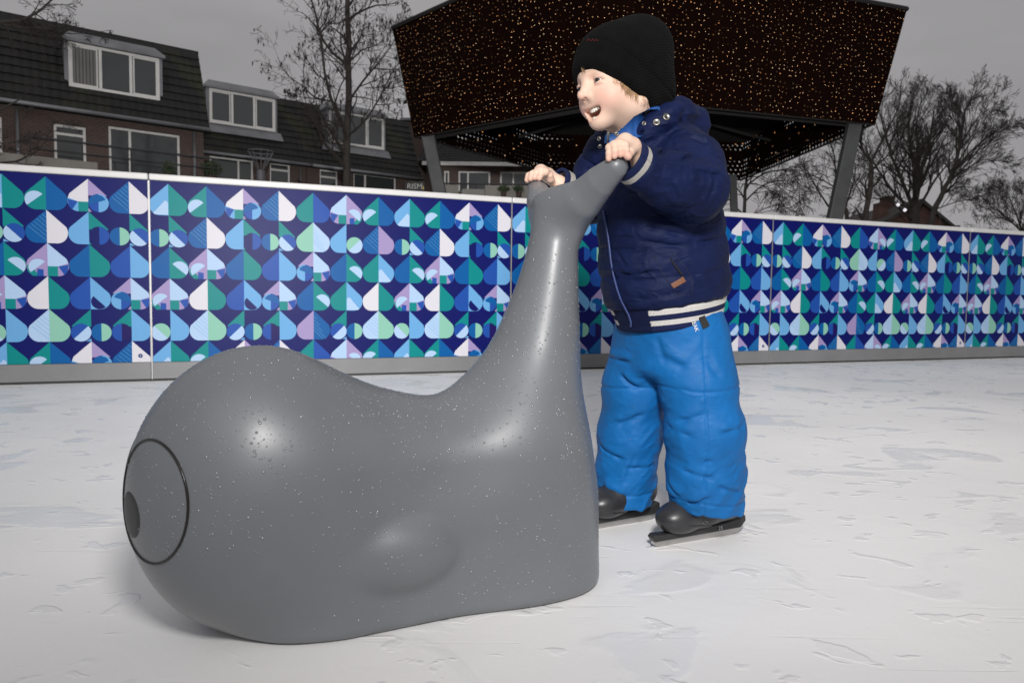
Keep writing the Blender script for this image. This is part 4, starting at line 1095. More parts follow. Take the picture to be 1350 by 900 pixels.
prm = dict(k=.5, seg=.22, wob=.17, up=(.02, .05, .06, .05), lev=4, kids=(0, 4, 3, 3), ang=.75, ratio=.60, rmin=.0032)
D = 15.0
tree('tall bare tree with dangling seed tassels left of the pavilion, in front of the terrace', [
    (PT(D, (458, 700), (458, 400), (457, 250), (458, 170), (460, 90), (459, 30), (458, -60), (462, -160)), .20, .07, 12, 1.5),
    (PT(D, (457, 178), (440, 140, -.2), (428, 95, -.5), (422, 45, -.6), (408, -10, -.8), (395, -70, -1)), .070, .02, 12, 1.3),
    (PT(D, (422, 38, -.6), (432, 20, -.7), (430, -25, -.8)), .03, .015, 5, .8),
    (PT(D, (439, 134, -.2), (415, 128, .2), (398, 113, .4), (378, 98, .6), (366, 76, .7)), .042, .010, 9, .9),
    (PT(D, (398, 114, .4), (405, 140, .6), (420, 170, .9), (440, 190, 1)), .022, .008, 5, .5),
    (PT(D, (440, 134, -.2), (412, 130, -.5), (385, 127, -.8)), .028, .008, 6, .5),
    (PT(D, (458, 185), (434, 188, .5), (422, 165, .8), (410, 135, 1)), .035, .010, 6, .7),
    (PT(D, (461, 132), (478, 108, .4), (497, 85, .8), (515, 62, 1.1), (530, 35, 1.3)), .055, .012, 12, 1.2),
    (PT(D, (458, 180), (482, 158, -.4), (500, 130, -.6), (512, 105, -.8), (527, 80, -1)), .050, .012, 11, 1.0),
    (PT(D, (482, 116, .4), (500, 115, .6), (520, 110, .9)), .024, .008, 6, .7),
    (PT(D, (495, 138, -.6), (512, 138, -.5), (534, 130, -.4)), .020, .007, 5, .5),
    (PT(D, (458, 80), (442, 62, .3), (438, 52, .4), (425, 46, .5)), .032, .008, 7, .8),
    (PT(D, (460, 82), (478, 66, -.3), (500, 58, -.6), (512, 42, -.7)), .034, .008, 8, .9),
    (PT(D, (458, 95), (468, 65, .3), (480, 35, .5), (482, 0, .6)), .032, .012, 8, .9),
    (PT(D, (458, 205), (440, 190, -.5), (425, 160, -.9), (415, 135, -1.1)), .030, .008, 5, .6),
    (PT(D, (460, 150), (469, 135, -.2), (470, 124, -.2)), .035, .026, 1, .3)], 11, prm, tassels=520)
prm2 = dict(k=.55, seg=.25, wob=.12, up=(.02, .06, .07, .06), lev=4, kids=(0, 6, 5, 4), ang=.55, ratio=.58, rmin=.0046)
D = 30.0
tree('broad dense bare tree with a thick trunk in front of the gabled house', [
    (PT(D, (1208, 470), (1207, 330), (1207, 265)), .42, .32, 0, 1),
    (PT(D, (1207, 270), (1205, 220, .5), (1198, 180, .8), (1200, 135, 1)), .22, .03, 13, 2.0),
    (PT(D, (1207, 272), (1214, 225, -.8), (1226, 185, -1), (1232, 140, -1.2)), .20, .03, 13, 2.0),
    (PT(D, (1204, 275), (1188, 235, -.5), (1172, 195, -.9), (1160, 150, -1)), .18, .03, 13, 2.0),
    (PT(D, (1203, 278), (1175, 250, .6), (1152, 215, 1), (1128, 190, 1.3)), .15, .025, 12, 1.8),
    (PT(D, (1208, 280), (1228, 245, .8), (1246, 220, 1), (1262, 200, 1.2)), .13, .02, 10, 1.5),
    (PT(D, (1200, 290), (1178, 268, -1), (1150, 262, -1.4), (1130, 270, -1.6)), .09, .02, 8, 1.3),
    (PT(D, (1207, 265), (1211, 215, 1.6), (1208, 170, 2), (1215, 128, 2.2)), .15, .02, 12, 1.8)], 5, prm2)
D = 27.0
tree('leaning bare tree right of the broad one, its crown swept to the right', [
    (PT(D, (1208, 440), (1226, 300), (1243, 255), (1256, 225), (1266, 190), (1272, 150), (1282, 128)), .24, .03, 16, 1.9),
    (PT(D, (1256, 226), (1275, 205, -.6), (1300, 182, -1), (1326, 165, -1.2)), .085, .012, 12, 1.4),
    (PT(D, (1250, 240), (1275, 222, .5), (1300, 210, .9), (1318, 222, 1)), .075, .012, 11, 1.4),
    (PT(D, (1243, 256), (1270, 246, .6), (1297, 252, .9)), .06, .012, 9, 1.2),
    (PT(D, (1266, 192), (1282, 165, .5), (1298, 148, .9), (1312, 140, 1)), .06, .01, 10, 1.3),
    (PT(D, (1268, 180), (1262, 150, .5), (1258, 132, .6)), .05, .01, 8, 1.0),
    (PT(D, (1236, 275), (1262, 266, -.5), (1290, 262, -.8)), .045, .01, 8, 1.1)], 8, prm2)
D = 21.0
prm3 = dict(prm2, k=.75, lev=3, rmin=.0048, kids=(0, 6, 5), wob=.13)
tree('slim forked bare tree just right of the slanted pavilion column', [
    (PT(D, (1138, 480), (1141, 300), (1147, 250), (1149, 212)), .13, .085, 4, 1.0),
    (PT(D, (1149, 214), (1136, 195, -.3), (1137, 170, -.4), (1150, 140, -.5)), .055, .012, 9, 1.2),
    (PT(D, (1149, 213), (1168, 175, .4), (1185, 140, .6), (1187, 110, .7)), .055, .010, 9, 1.2),
    (PT(D, (1146, 228), (1170, 206, -.4), (1195, 188, -.7)), .040, .010, 7, 1.0),
    (PT(D, (1142, 262), (1127, 240, .3), (1122, 215, .5)), .028, .008, 6, .8)], 14, prm3)
tree('small bare tree partly behind the slanted pavilion column', [
    (PT(D+2, (1118, 480), (1117, 300), (1113, 275)), .11, .08, 2, .8),
    (PT(D+2, (1113, 278), (1122, 250, .3), (1128, 225, .5), (1124, 205, .5)), .05, .01, 8, 1.0),
    (PT(D+2, (1113, 280), (1103, 240, .3), (1099, 200, .5), (1090, 185, .5)), .05, .01, 9, 1.1),
    (PT(D+2, (1105, 250), (1080, 235, -.4), (1060, 228, -.6)), .035, .008, 8, 1.0),
    (PT(D+2, (1092, 272), (1078, 250, -.4), (1066, 228, -.6)), .045, .02, 3, .5)], 15, prm3)
prm4 = dict(k=.8, seg=.22, wob=.10, up=(.0, -.05, -.09, -.10), lev=3, kids=(0, 6, 5), ang=.75, ratio=.62, rmin=.0055)
tree('thin drooping bare tree between the child and the slanted column', [
    (PT(18, (982, 480), (981, 285), (984, 240), (988, 205)), .07, .03, 6, 1.0),
    (PT(18, (983, 265), (1005, 245, .3), (1030, 238, .5), (1058, 242, .6)), .030, .008, 10, 1.1),
    (PT(18, (984, 245), (1010, 228, -.3), (1040, 225, -.5), (1075, 236, -.6)), .030, .008, 10, 1.1),
    (PT(18, (981, 290), (1008, 275, .2), (1035, 270, .4)), .024, .006, 8, .8)], 21, prm4)
D = 34.0
tree('low spreading bare tree at the right edge of the photo', [
    (PT(D, (1352, 470), (1350, 320), (1346, 300)), .20, .14, 0, 1),
    (PT(D, (1347, 305), (1325, 285, .5), (1305, 272, .8)), .09, .015, 10, 1.7),
    (PT(D, (1347, 303), (1338, 278, -.5), (1330, 258, -.8)), .09, .015, 10, 1.6),
    (PT(D, (1347, 303), (1356, 278, .5), (1362, 252, .8)), .09, .015, 10, 1.6),
    (PT(D, (1346, 312), (1318, 303, -.4), (1290, 305, -.6)), .07, .012, 9, 1.5)], 31, prm2)
D = 9.0
prm5 = dict(k=.7, seg=.12, wob=.20, up=(.0, .02, .02, .02), lev=4, kids=(0, 4, 4, 3), ang=.75, ratio=.60, rmin=.0028)
tree('bare tree beyond the left edge, its branches reaching into the photo over the first roof', [
    (PT(D, (-330, 900), (-335, 500), (-330, 200), (-310, -50), (-300, -300)), .17, .07, 4, 1.2),
    (PT(D, (-318, 60), (-200, 50), (-100, 40), (0, 30), (32, 26), (60, 8), (80, -12)), .06, .008, 12, .75),
    (PT(D, (-10, 30), (30, 36), (62, 38, .1), (95, 45, .2), (148, 40, .3)), .016, .004, 9, .30),
    (PT(D, (-320, 260), (-150, 210), (-40, 165), (10, 140), (30, 127)), .045, .008, 5, .5),
    (PT(D, (-320, 300), (-150, 240), (-30, 218), (20, 213), (45, 200), (66, 182)), .040, .006, 8, .42),
    (PT(D, (-20, 190), (30, 186, .1), (75, 172, .2), (85, 165, .2)), .012, .004, 6, .25)], 41, prm5)
for i, (x, y) in enumerate(((1184, 270), (1193, 277), (1239, 300))):
    q = P(x, y, 14); m = MB(); rb_ = empty('lit_bauble', q, ('upper left', 'middle', 'lowest, rightmost')[i]+' of three small pale glowing baubles in front of the gabled house', 'bauble', 'hanging baubles')
    m.lathe(q-np.array([0, 0, .035]), (0, 0, 1), [(.004, 0), (.022, .008), (.033, .025), (.034, .040), (.024, .060), (.008, .070)], 12)
    gm = mat('bauble_glow', (.7, .7, .75), .2); gm.node_tree.nodes['Principled BSDF'].inputs['Emission Color'].default_value = (1, .92, 1, 1); gm.node_tree.nodes['Principled BSDF'].inputs['Emission Strength'].default_value = .45
    m.build('globe', gm, rb_, smooth=True); m = MB(); m.tube([q+np.array([0, 0, .03]), q+np.array([0, 0, .40 if i == 2 else .25])], .004, 4); m.build('cord', dark_metal, rb_)
# ------------------------------------------------------------------ whale
whale_m = mat('grey_moulded_plastic', (.140, .149, .162), .46, coat=.45, spec=.6, bump=.22, bscale=420, bdet=2, bdist=.0004, vary=.06, vscale=7)
drop_m = mat('water_drop', (.185, .192, .205), .12, spec=.8)
ring_m = mat('eye_ring_rubber', (.012, .010, .009), .25); pupil_m = mat('pupil_plastic', (.030, .031, .033), .5, bump=.3, bscale=300, bdist=.0003)
wbase = WO+wa*.25
wroot = empty('whale_skating_aid', wbase*np.array([1, 1, 0]), 'big grey plastic whale with raised tail, beaded with water, pushed by the child', 'skating aid')
V, Q = surface(whale, WO+(-.35, -.25, -.02), WO+(.75, .6, .8), .0045, 2)
wbody = obj('body', V, Q, whale_m, wroot, smooth=True)
def pol(v, k): v = np.asarray(v, float); return v
for sg in (-1, 1):
    ph = R_(27); nrm = unit([-math.cos(ph), sg*math.sin(ph), .02])
    def on_surf(a, b, sgn=sg, nrm=nrm, lift=0):
        tx = unit(np.cross([0, 0, 1.0], nrm)); ty = np.cross(nrm, tx)
        p = np.array([0.0, 0, .212])+tx*a+ty*b+nrm*.30
        for _ in range(60): p = p-nrm*float(whale_l(p[None])[0])*.9
        g = np.array([float(whale_l((p+np.eye(3)[k]*1e-3)[None])[0]) for k in range(3)])-float(whale_l(p[None])[0])
        return p+unit(g)*lift, unit(g)
    ring = [ww(on_surf(.074*math.cos(t), .081*math.sin(t), lift=.0004)[0]) for t in np.linspace(0, 2*math.pi, 73)]
    m = MB(); m.tube(ring, .0019, 8, cap=False); m.build('eye_ring', ring_m, wroot, smooth=True)
    # pupil: shallow disc low and to the front
    V_, F_ = [], []; rings_ = 6; seg = 28; fx = 1 if sg > 0 else -1
    tx = unit(np.cross([0, 0, 1.0], nrm)); fwd = -1 if tx[0] > 0 else 1
    for i in range(rings_+1):
        r = .034*i/rings_
        for k in range(seg):
            t = 2*math.pi*k/seg; V_.append(ww(on_surf(fwd*.034+r*math.cos(t), -.022+r*math.sin(t), lift=.0012 if i < rings_ else -.001)[0]))
    for i in range(rings_):
        for k in range(seg): k2 = (k+1) % seg; F_.append((i*seg+k, i*seg+k2, (i+1)*seg+k2, (i+1)*seg+k))
    if sg*fwd > 0: pass
    obj('pupil', V_, F_, pupil_m, wroot, smooth=True)
def drops(V, Q, n, seed, r0, r1, nzmin=-.2, name='water_droplets', parent=None, m=None, label=None, hgt=.45, reject=None, k=7):
    rs = np.random.RandomState(seed); a, b, c = V[Q[:, 0]], V[Q[:, 1]], V[Q[:, 2]]
    cr = np.cross(b-a, V[Q[:, 3]]-a); ar = np.linalg.norm(cr, axis=1); nn = np.cross(b-a, c-a); nn /= np.linalg.norm(nn, axis=1, keepdims=True)+1e-12
    wgt = ar*(nn[:, 2] > nzmin)*(.45+.55*np.clip(nn[:, 2]+.4, 0, 1)); cen_ = V[Q].mean(1)
    wgt = wgt*(.35+1.6*np.clip(vnoise(cen_, .07)+.4, 0, 1))
    if reject is not None: wgt = wgt*(~reject(cen_))
    idx = rs.choice(len(Q), n, p=wgt/wgt.sum()); u = rs.rand(n, 1); p = V[Q[idx, 0]]*(1-u)+V[Q[idx, 2]]*u; nn = nn[idx]
    sd = np.cross(nn, rs.randn(n, 3)); sd /= np.linalg.norm(sd, axis=1, keepdims=True); up = np.cross(nn, sd)
    r = r0+(r1-r0)*rs.rand(n)**4; r = r[:, None]; VV = []
    for s_, h in ((1.0, -.1), (.78, .55), (0, 1.0)):
        if s_ == 0: VV.append(p+nn*r*hgt*h); continue
        for j in range(k): t = 2*math.pi*j/k; VV.append(p+nn*r*hgt*h+r*s_*(math.cos(t)*sd+math.sin(t)*up))
    M_ = 2*k+1; VV = np.stack(VV, 1).reshape(-1, 3); T = []
    for j in range(k):
        j2 = (j+1) % k; T += [(j, j2, k+j2), (j, k+j2, k+j), (k+j, k+j2, 2*k)]
    T = np.array(T); F = (T[None]+(np.arange(n)*M_)[:, None, None]).reshape(-1, 3)
    return tag(obj(name, VV, F, m or drop_m, parent, smooth=True), label, kind='stuff')
drops(V, Q, 12000, 3, .0005, .0024, parent=wroot)

# ------------------------------------------------------------------ child
skin_m = mat('skin', (.6, .4, .3), .5, spec=.3, sss=.12, sss_r=.006, vcol='tone', bump=.12, bscale=500, bdist=.0003)
CH = G(925, 712); 
person = empty('person', (CH[0], CH[1], 0), 'laughing small child in black beanie, navy jacket and blue snow trousers, gripping the whale tail', 'person')
V, Q = surface(body, (-.06, 1.02, .02), (.56, 1.72, 1.10), .0020, 2)
q = frame(V, HO, HM); inh = np.linalg.norm(q-np.array([0, 0, -.03]), axis=1) < .16
base = np.tile(np.array([.80, .565, .44]), (len(V), 1))
def g3(c, s): return np.exp(-(((q-np.array(c))/np.array(s))**2).sum(1))*inh
qa = q.copy(); 
def paint(w_, col): 
    global base
    w2 = np.clip(w_, 0, 1)[:, None]; base = base*(1-w2)+np.array(col)*w2
for sg in (-1, 1):
    paint(.55*g3((.060, sg*.036, -.032), (.03, .022, .022)), (.72, .33, .27))
    paint(.35*g3((.074, sg*.026, .004), (.02, .018, .014)), (.62, .36, .30))
    paint(.5*g3((-.012, sg*.072, -.020), (.02, .02, .022)), (.72, .30, .22))
    ll = np.abs(q[:, 2]-(.0005+.0020*(((q[:, 1]-sg*.0275)/.014)**2)*-1.0)); lw = np.exp(-(ll/.0011)**2)*(np.abs(q[:, 1]-sg*.0275) < .0135)*(q[:, 0] > .05)*inh
    paint(.60*lw, (.16, .08, .06))
    br = np.exp(-((q[:, 2]-.0185+.10*(np.abs(q[:, 1])-.026)-0)/.0028)**2)*np.exp(-((np.abs(q[:, 1])-.026)/.014)**4)*(q[:, 0] > .04)*inh*(q[:, 1]*sg > 0); paint(.30*br, (.36, .22, .12))
paint(.45*g3((.096, 0, -.022), (.014, .012, .010)), (.74, .34, .27))
mx = np.abs(q[:, 1]); zc = -.0530+.0075*(mx/.0260)**2; rr_ = np.sqrt((mx/.0275)**2+((q[:, 2]-zc)/np.where(q[:, 2] > zc, .0110, .0150))**2)
lipw = np.exp(-((rr_-1.02)/.16)**4)*(q[:, 0] > .045)*(np.abs(q[:, 1]) < .032)*inh
paint(.40*lipw, (.68, .34, .29))
paint(np.clip((.80-rr_)/.06, 0, 1)*(q[:, 0] > .02)*(q[:, 0] < .085)*(mx < .027)*(np.abs(q[:, 2]-zc) < .017)*inh, (.30, .055, .045))
# knuckles, finger tips and nails of both hands; shade painted in between the fingers
for H in HANDS:
    for f in H['f']+[H['thumb']]:
        tip = np.asarray(f[-1][0]); dd = np.linalg.norm(V-tip, axis=1); paint(.45*np.exp(-(dd/.008)**2), (.74, .36, .29))
    for k in H['K']: dd = np.linalg.norm(V-k, axis=1); paint(.25*np.exp(-(dd/.006)**2), (.74, .38, .31))
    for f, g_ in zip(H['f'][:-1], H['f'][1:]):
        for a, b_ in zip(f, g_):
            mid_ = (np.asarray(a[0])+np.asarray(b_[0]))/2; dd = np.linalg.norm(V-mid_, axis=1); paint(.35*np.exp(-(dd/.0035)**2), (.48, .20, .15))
pbody = obj('body', V, Q, skin_m, person, smooth=True, attrs={'tone': base.clip(0, 1)})
# eyes, teeth, tongue
eye_m = mat('eye_white', (.26, .21, .19), .2); iris_m = mat('iris', (.012, .016, .022), .08)
for sg in (-1, 1):
    c_ = hw((.0680, sg*.0270, .0)); m = MB(); m.lathe(c_-HF*.010, HF, [(.0005, 0), (.006, .0012), (.0093, .005), (.0100, .010), (.0090, .0145), (.0058, .0182), (.0005, .0200)], 20); m.lathe(c_+HF*.0074, HF, [(.0066, .0002), (.0050, .0024), (.0004, .0036)], 16, 1)
    m.build('eye', [eye_m, iris_m], pbody, smooth=True)
tooth_m = mat('tooth_enamel', (.80, .76, .68), .18, spec=.6)
def teeth(name, zt, n, wid, dep, h, updown):
    for k in range(n):
        t = (k-(n-1)/2)/((n-1)/2); y = t*wid; x = dep-.0085*t*t-.0; w2 = wid/(n-1)*.93*(1.15 if abs(t) < .3 else .92)
        def f(p, y=y, x=x, w2=w2, t=t):
            z_ = zt+.0050*t*t; return rbox(p, np.array([x, y, z_-updown*h*.5]), (.0024, w2, h*.55*(1-.15*abs(t))), .0018)
        VV, QQ = surface(f, (x-.008, y-.008, zt-.014), (x+.008, y+.008, zt+.014), .0008, 1, B=8)
        obj(name, ww0(VV), QQ, tooth_m, pbody, smooth=True)
def ww0(q): return HO+q@HM
teeth('upper_tooth', -.0435, 8, .0170, .0720, .0076, 1)
teeth('lower_tooth', -.0655, 8, .0140, .0690, .0058, -1)
VV, QQ = surface(lambda p: ell(p, (.054, 0, -.0610), (.014, .0140, .0050)), (.03, -.02, -.070), (.08, .02, -.040), .0015, 1, B=8)
obj('tongue', ww0(VV), QQ, mat('tongue', (.55, .17, .15), .3, sss=.1, sss_r=.004), pbody, smooth=True)
# hair: locks below the cap
hair_m = mat('blond_hair', (.50, .30, .14), .5, vary=.25, vscale=60, sheen=.2)
hb = MB(); rs = np.random.RandomState(4)
def lock(a, b_, c_, n, sp, r=.00027):
    n = n*2; sp = sp*1.1
    a, b_, c_ = map(np.asarray, (a, b_, c_))
    for k in range(n):
        o = rs.randn(3)*sp*np.array([1, .3, .4]); e = rs.randn(3)*sp*1.3*np.array([1, .5, 1])
        P3 = [a+o*.6, (a+b_)/2+o, b_+o*1.1, c_+e*1.2]; hb.tube([hw(x) for x in P3], [r, r, r*.9, r*.3], 3, cap=False)
def hskin(f, u, lift=.0015):
    """point of the near side of the head at (f,u)"""
    l = .10
    for _ in range(40): l = max(l-float(head(np.array([[f, l, u]]))[0])*.8, .03)
    return np.array([f, l+lift, u])
rl = random.Random(6)
for k in range(60):
    f0 = rl.gauss(.034, .010) if k < 42 else rl.uniform(-.012, .058); f0 = min(max(f0, -.014), .060)
    u0 = float(np.interp(f0, [-.04, .008, .031, .056, .068], [-.076, -.041, -.021, -.002, .010])); ln = rl.uniform(.010, .024)*(.6 if f0 > .045 else 1); dr = rl.uniform(-.006, .004)
    lock(hskin(f0, u0, .0006), hskin(f0+dr*.5, u0-ln*.5, .0008), hskin(f0+dr, u0-ln, .0010), 2, .0016, .00022)
def fskin(l, u, lift=.0012):
    f = .12
    for _ in range(40): f = max(f-float(head(np.array([[f, l, u]]))[0])*.8, .05)
    return np.array([f+lift, l, u])
hb.build('hair', hair_m, person, smooth=True); hb = MB()
lock(fskin(.004, .031, .0006), fskin(.006, .026, .0006), fskin(.010, .021, .0006), 26, .0026, .00022)
hb.build('fringe', hair_m, person, smooth=True)
# beanie
def knit(name, col, scale, rot=(0, 0, 0), strength=.7, dist=.0012):
    m = mat(name, col, .95, sheen=.0, spec=.15, vary=.35, vscale=45); t = m.node_tree; L = t.links.new; b = t.nodes['Principled BSDF']
    tc = N(t, 'ShaderNodeTexCoord'); mp = N(t, 'ShaderNodeMapping'); mp.inputs['Rotation'].default_value = rot; L(tc.outputs['Object'], mp.inputs[0])
    wv = N(t, 'ShaderNodeTexWave', i_Scale=scale, i_Distortion=.6, i_Detail=1.0); L(mp.outputs[0], wv.inputs['Vector'])
    w2 = N(t, 'ShaderNodeTexWave', bands_direction='Z', i_Scale=scale*.8, i_Distortion=.4); L(mp.outputs[0], w2.inputs['Vector'])
    ad = N(t, 'ShaderNodeMath', operation='ADD'); L(wv.outputs['Fac'], ad.inputs[0]); L(w2.outputs['Fac'], ad.inputs[1])
    bp = N(t, 'ShaderNodeBump'); bp.inputs['Strength'].default_value = strength; bp.inputs['Distance'].default_value = dist; L(ad.outputs[0], bp.inputs['Height']); L(bp.outputs[0], b.inputs['Normal'])
    return m
V, Q = surface(hat, HO-.19, HO+.19, .0028, 2)
obj('beanie', V, Q, knit('black_knit', (.0026, .0026, .0028), 80, (0, .4, .5), .7, .0011), person, smooth=True)
red_m = mat('red_thread', (.10, .006, .008), .8)
bn = bpy.data.objects['beanie']
for x in (776, 781, 786):
    ps = [hit(hat, a, b)[0] for a, b in ((x-2, 54.6), (x, 51.6), (x+2, 54.2))]
    if all(p is not None for p in ps): mm_ = MB(); mm_.tube([p-f_*.0006 for p in ps], .0007, 4); mm_.build('red_stitch', red_m, bn)
# jacket
def mk(fn, lst):
    out = []
    for x0, y0, x1, y1, dep, w in lst:
        a, _ = hit(fn, x0, y0); b, _ = hit(fn, x1, y1)
        if a is not None and b is not None: out.append((a, b, dep, w))
    return out
CREASE['jacket'] = mk(jacket, [(897, 213, 925, 204, .007, .006), (868, 206, 886, 190, .006, .005), (873, 197, 880, 176, .005, .005), (905, 180, 935, 190, .004, .006), (915, 226, 950, 232, .005, .005), (884, 240, 892, 262, .005, .005),
 (860, 232, 866, 250, .004, .005), (818, 310, 880, 318, .004, .006), (846, 318, 905, 326, .004, .005), (835, 336, 862, 330, .003, .005), (850, 300, 905, 310, .004, .006), (920, 320, 952, 315, .004, .006),
 (818, 362, 862, 358, .005, .005), (840, 395, 900, 385, .003, .006), (905, 345, 930, 380, .003, .006), (885, 150, 925, 160, .005, .006), (872, 168, 905, 176, .004, .005), (812, 330, 826, 352, .003, .004)])
CREASE['pants'] = mk(pants, [(818, 494, 842, 512, .007, .006), (803, 470, 832, 478, .005, .006), (812, 560, 850, 545, .005, .007), (790, 585, 822, 606, .006, .006), (826, 617, 862, 612, .005, .005), (822, 640, 838, 600, .004, .005), (795, 640, 820, 655, .006, .006),
 (878, 590, 938, 608, .008, .0055), (880, 560, 912, 575, .004, .006), (895, 555, 930, 545, .004, .006), (884, 652, 920, 664, .008, .0055), (912, 662, 936, 656, .006, .005), (880, 635, 896, 655, .006, .006), (944, 640, 975, 650, .005, .006),
 (950, 572, 980, 560, .005, .006), (958, 500, 976, 520, .004, .006), (872, 470, 905, 486, .004, .008), (930, 470, 950, 500, .004, .008), (900, 620, 940, 630, .004, .006), (866, 445, 876, 480, .004, .006)])
nylon = mat('navy_nylon', (.0055, .0110, .050), .62, spec=.15, bump=.35, bscale=900, bdet=2, bdist=.0002, vary=.22, vscale=16, wr=(26, .0048))
lining = mat('blue_lining', (.012, .075, .27), .6, bump=.3, bscale=500, bdist=.0003, vary=.15, vscale=20)
V, Q = surface(jacket, (-.0, 1.05, .38), (.60, 1.80, .92), .0028, 2)
jk = obj('jacket', V, Q, nylon, person, smooth=True)
V, Q = surface(collar, tw((0, 0, TH))-.10, tw((0, 0, TH))+.10, .0025, 1)
obj('collar_lining', V, Q, lining, jk, smooth=True)
# striped rib knit: stripe position comes from the height on the band
def stripe_mat(name, cols, stops, navy):
    m = mat(name, navy, .9, spec=.2); t = m.node_tree; L = t.links.new; b = t.nodes['Principled BSDF']
    at = N(t, 'ShaderNodeAttribute', attribute_name='band'); s_ = N(t, 'ShaderNodeSeparateXYZ'); L(at.outputs['Vector'], s_.inputs[0])
    cr = N(t, 'ShaderNodeValToRGB'); cr.color_ramp.interpolation = 'CONSTANT'; e = cr.color_ramp.elements
    e[0].position = 0; e[0].color = cols[0]; e[1].position = stops[0]; e[1].color = cols[1]
    for p_, c_ in zip(stops[1:], cols[2:]): x = e.new(p_); x.color = c_
    L(s_.outputs[1], cr.inputs[0]); mx_ = N(t, 'ShaderNodeMix', data_type='RGBA'); mx_.inputs[7].default_value = navy; L(cr.outputs[0], mx_.inputs[6]); L(s_.outputs[2], mx_.inputs[0]); L(mx_.outputs[2], b.inputs['Base Color'])
    wv = N(t, 'ShaderNodeMath', operation='SINE'); mm_ = N(t, 'ShaderNodeMath', operation='MULTIPLY'); mm_.inputs[1].default_value = 2400; L(s_.outputs[0], mm_.inputs[0]); L(mm_.outputs[0], wv.inputs[0])
    bp = N(t, 'ShaderNodeBump'); bp.inputs['Strength'].default_value = .8; bp.inputs['Distance'].default_value = .0008; L(wv.outputs[0], bp.inputs['Height']); L(bp.outputs[0], b.inputs['Normal'])
    return m
NV = (.013, .021, .080, 1); OW = (.80, .77, .73, 1)
hem_m = stripe_mat('striped_rib_knit', [NV, OW, NV, OW], (.27, .49, .73), (.0055, .0110, .050, 1))
V, Q = surface(hem, (.10, 1.25, .33), (.52, 1.70, .52), .0024, 2)
q = frame(V, T0, TM); ang = np.arctan2(q[:, 1], q[:, 0])
flap = (np.abs(ang) < .40).astype(float); hb_ = np.stack([ang*.12, np.clip((q[:, 2]+.012)/.046, 0, 1), flap], 1)
obj('ribbed_hem', V, Q, hem_m, jk, smooth=True, attrs={'band': hb_})
cuff_m = stripe_mat('striped_cuff_knit', [(.50, .48, .44, 1), NV], (.60,), NV)
for c_, ax, r, ln in ((P(838, 218, 1.192), CAn, .0320, .030), (P(741, 245, 1.474), CAf, .030, .026)):
    fn = cuff_of(c_-ax*.010, ax, r, ln); V, Q = surface(fn, c_-.06, c_+.06, .0018, 1)
    rel = V-(c_-ax*.010); hgt = rel@ax; sx_ = unit(np.cross(ax, (0, 0, 1.0))); sy_ = np.cross(ax, sx_); an_ = np.arctan2(rel@sy_, rel@sx_)
    obj('cuff', V, Q, cuff_m, jk, smooth=True, attrs={'band': np.stack([an_*.035, np.clip(hgt/ln, 0, 1), 0*an_], 1)})
# zip, snaps, pocket, tags laid on the cloth
def on(fn, pts, lift=.001):
    o = []
    for x, y in pts:
        p, n = hit(fn, x, y)
        if p is not None: o.append(p+n*lift)
    return o
zipm = mat('blue_zip', (.016, .034, .15), .5); steel = mat('snap_metal', (.26, .25, .23), .4, metal=1.0, bump=.2, bscale=300, bdist=.0003); dark_hole = mat('snap_recess', (.02, .02, .02), .6)
jh = lambda p: np.minimum(jacket(p), hem(p))
zp_ = on(jh, [(796, 278), (799, 295), (802, 312), (804, 328), (806, 345), (809, 362), (813, 378), (818, 393), (824, 405), (829, 415), (832, 424), (832, 431)])
m = MB(); m.tube(zp_, .0024, 6); zo = m.build('zip', zipm, jk, smooth=True)
m = MB()
for a, b_ in zip(zp_[:-1], zp_[1:]):
    for k in range(8): c_ = a+(b_-a)*k/8-f_*.0018; m.lathe(c_, -f_, [(.0012, 0), (.0009, .0012)], 6)
m.build('zip_teeth', mat('zip_teeth', (.035, .065, .22), .4), zo)
def snap(px, py, fn, r):
    p, n = hit(fn, px, py)
    if p is None: return
    m = MB(); m.lathe(p-n*.001, n, [(r, 0), (r, .0016), (r*.86, .0030), (r*.62, .0032), (r*.5, .0024), (.0003, .0022)], 20); s_ = m.build('snap_button', steel, jk, smooth=True)
    m = MB(); m.lathe(p+n*.0005, n, [(r*.22, 0), (r*.22, .0018), (.0003, .0022)], 10); m.build('snap_recess', dark_hole, s_)
for x, y in ((878.5, 154.5), (865.5, 161.5)): snap(x, y, jacket, .0072)
jc = lambda p: np.minimum(jacket(p), collar(p))
for x, y in ((790, 183), (791, 193), (813, 177), (849, 163)): snap(x, y, jc, .0042)
fl_ = on(jc, [(803, 177), (802.7, 180), (802.5, 184), (802.2, 187), (802, 191)], .002)
fl_ = [p for i, p in enumerate(fl_) if np.linalg.norm(p-fl_[0]) < .012*max(i, .1)+.004]
if len(fl_) > 1:
    m = MB(); m.tube(fl_, .0024, 6); m.lathe(fl_[0], (0, 0, 1), [(.003, -.003), (.0035, .0), (.002, .004)], 8); m.build('collar_zip', steel, jk)
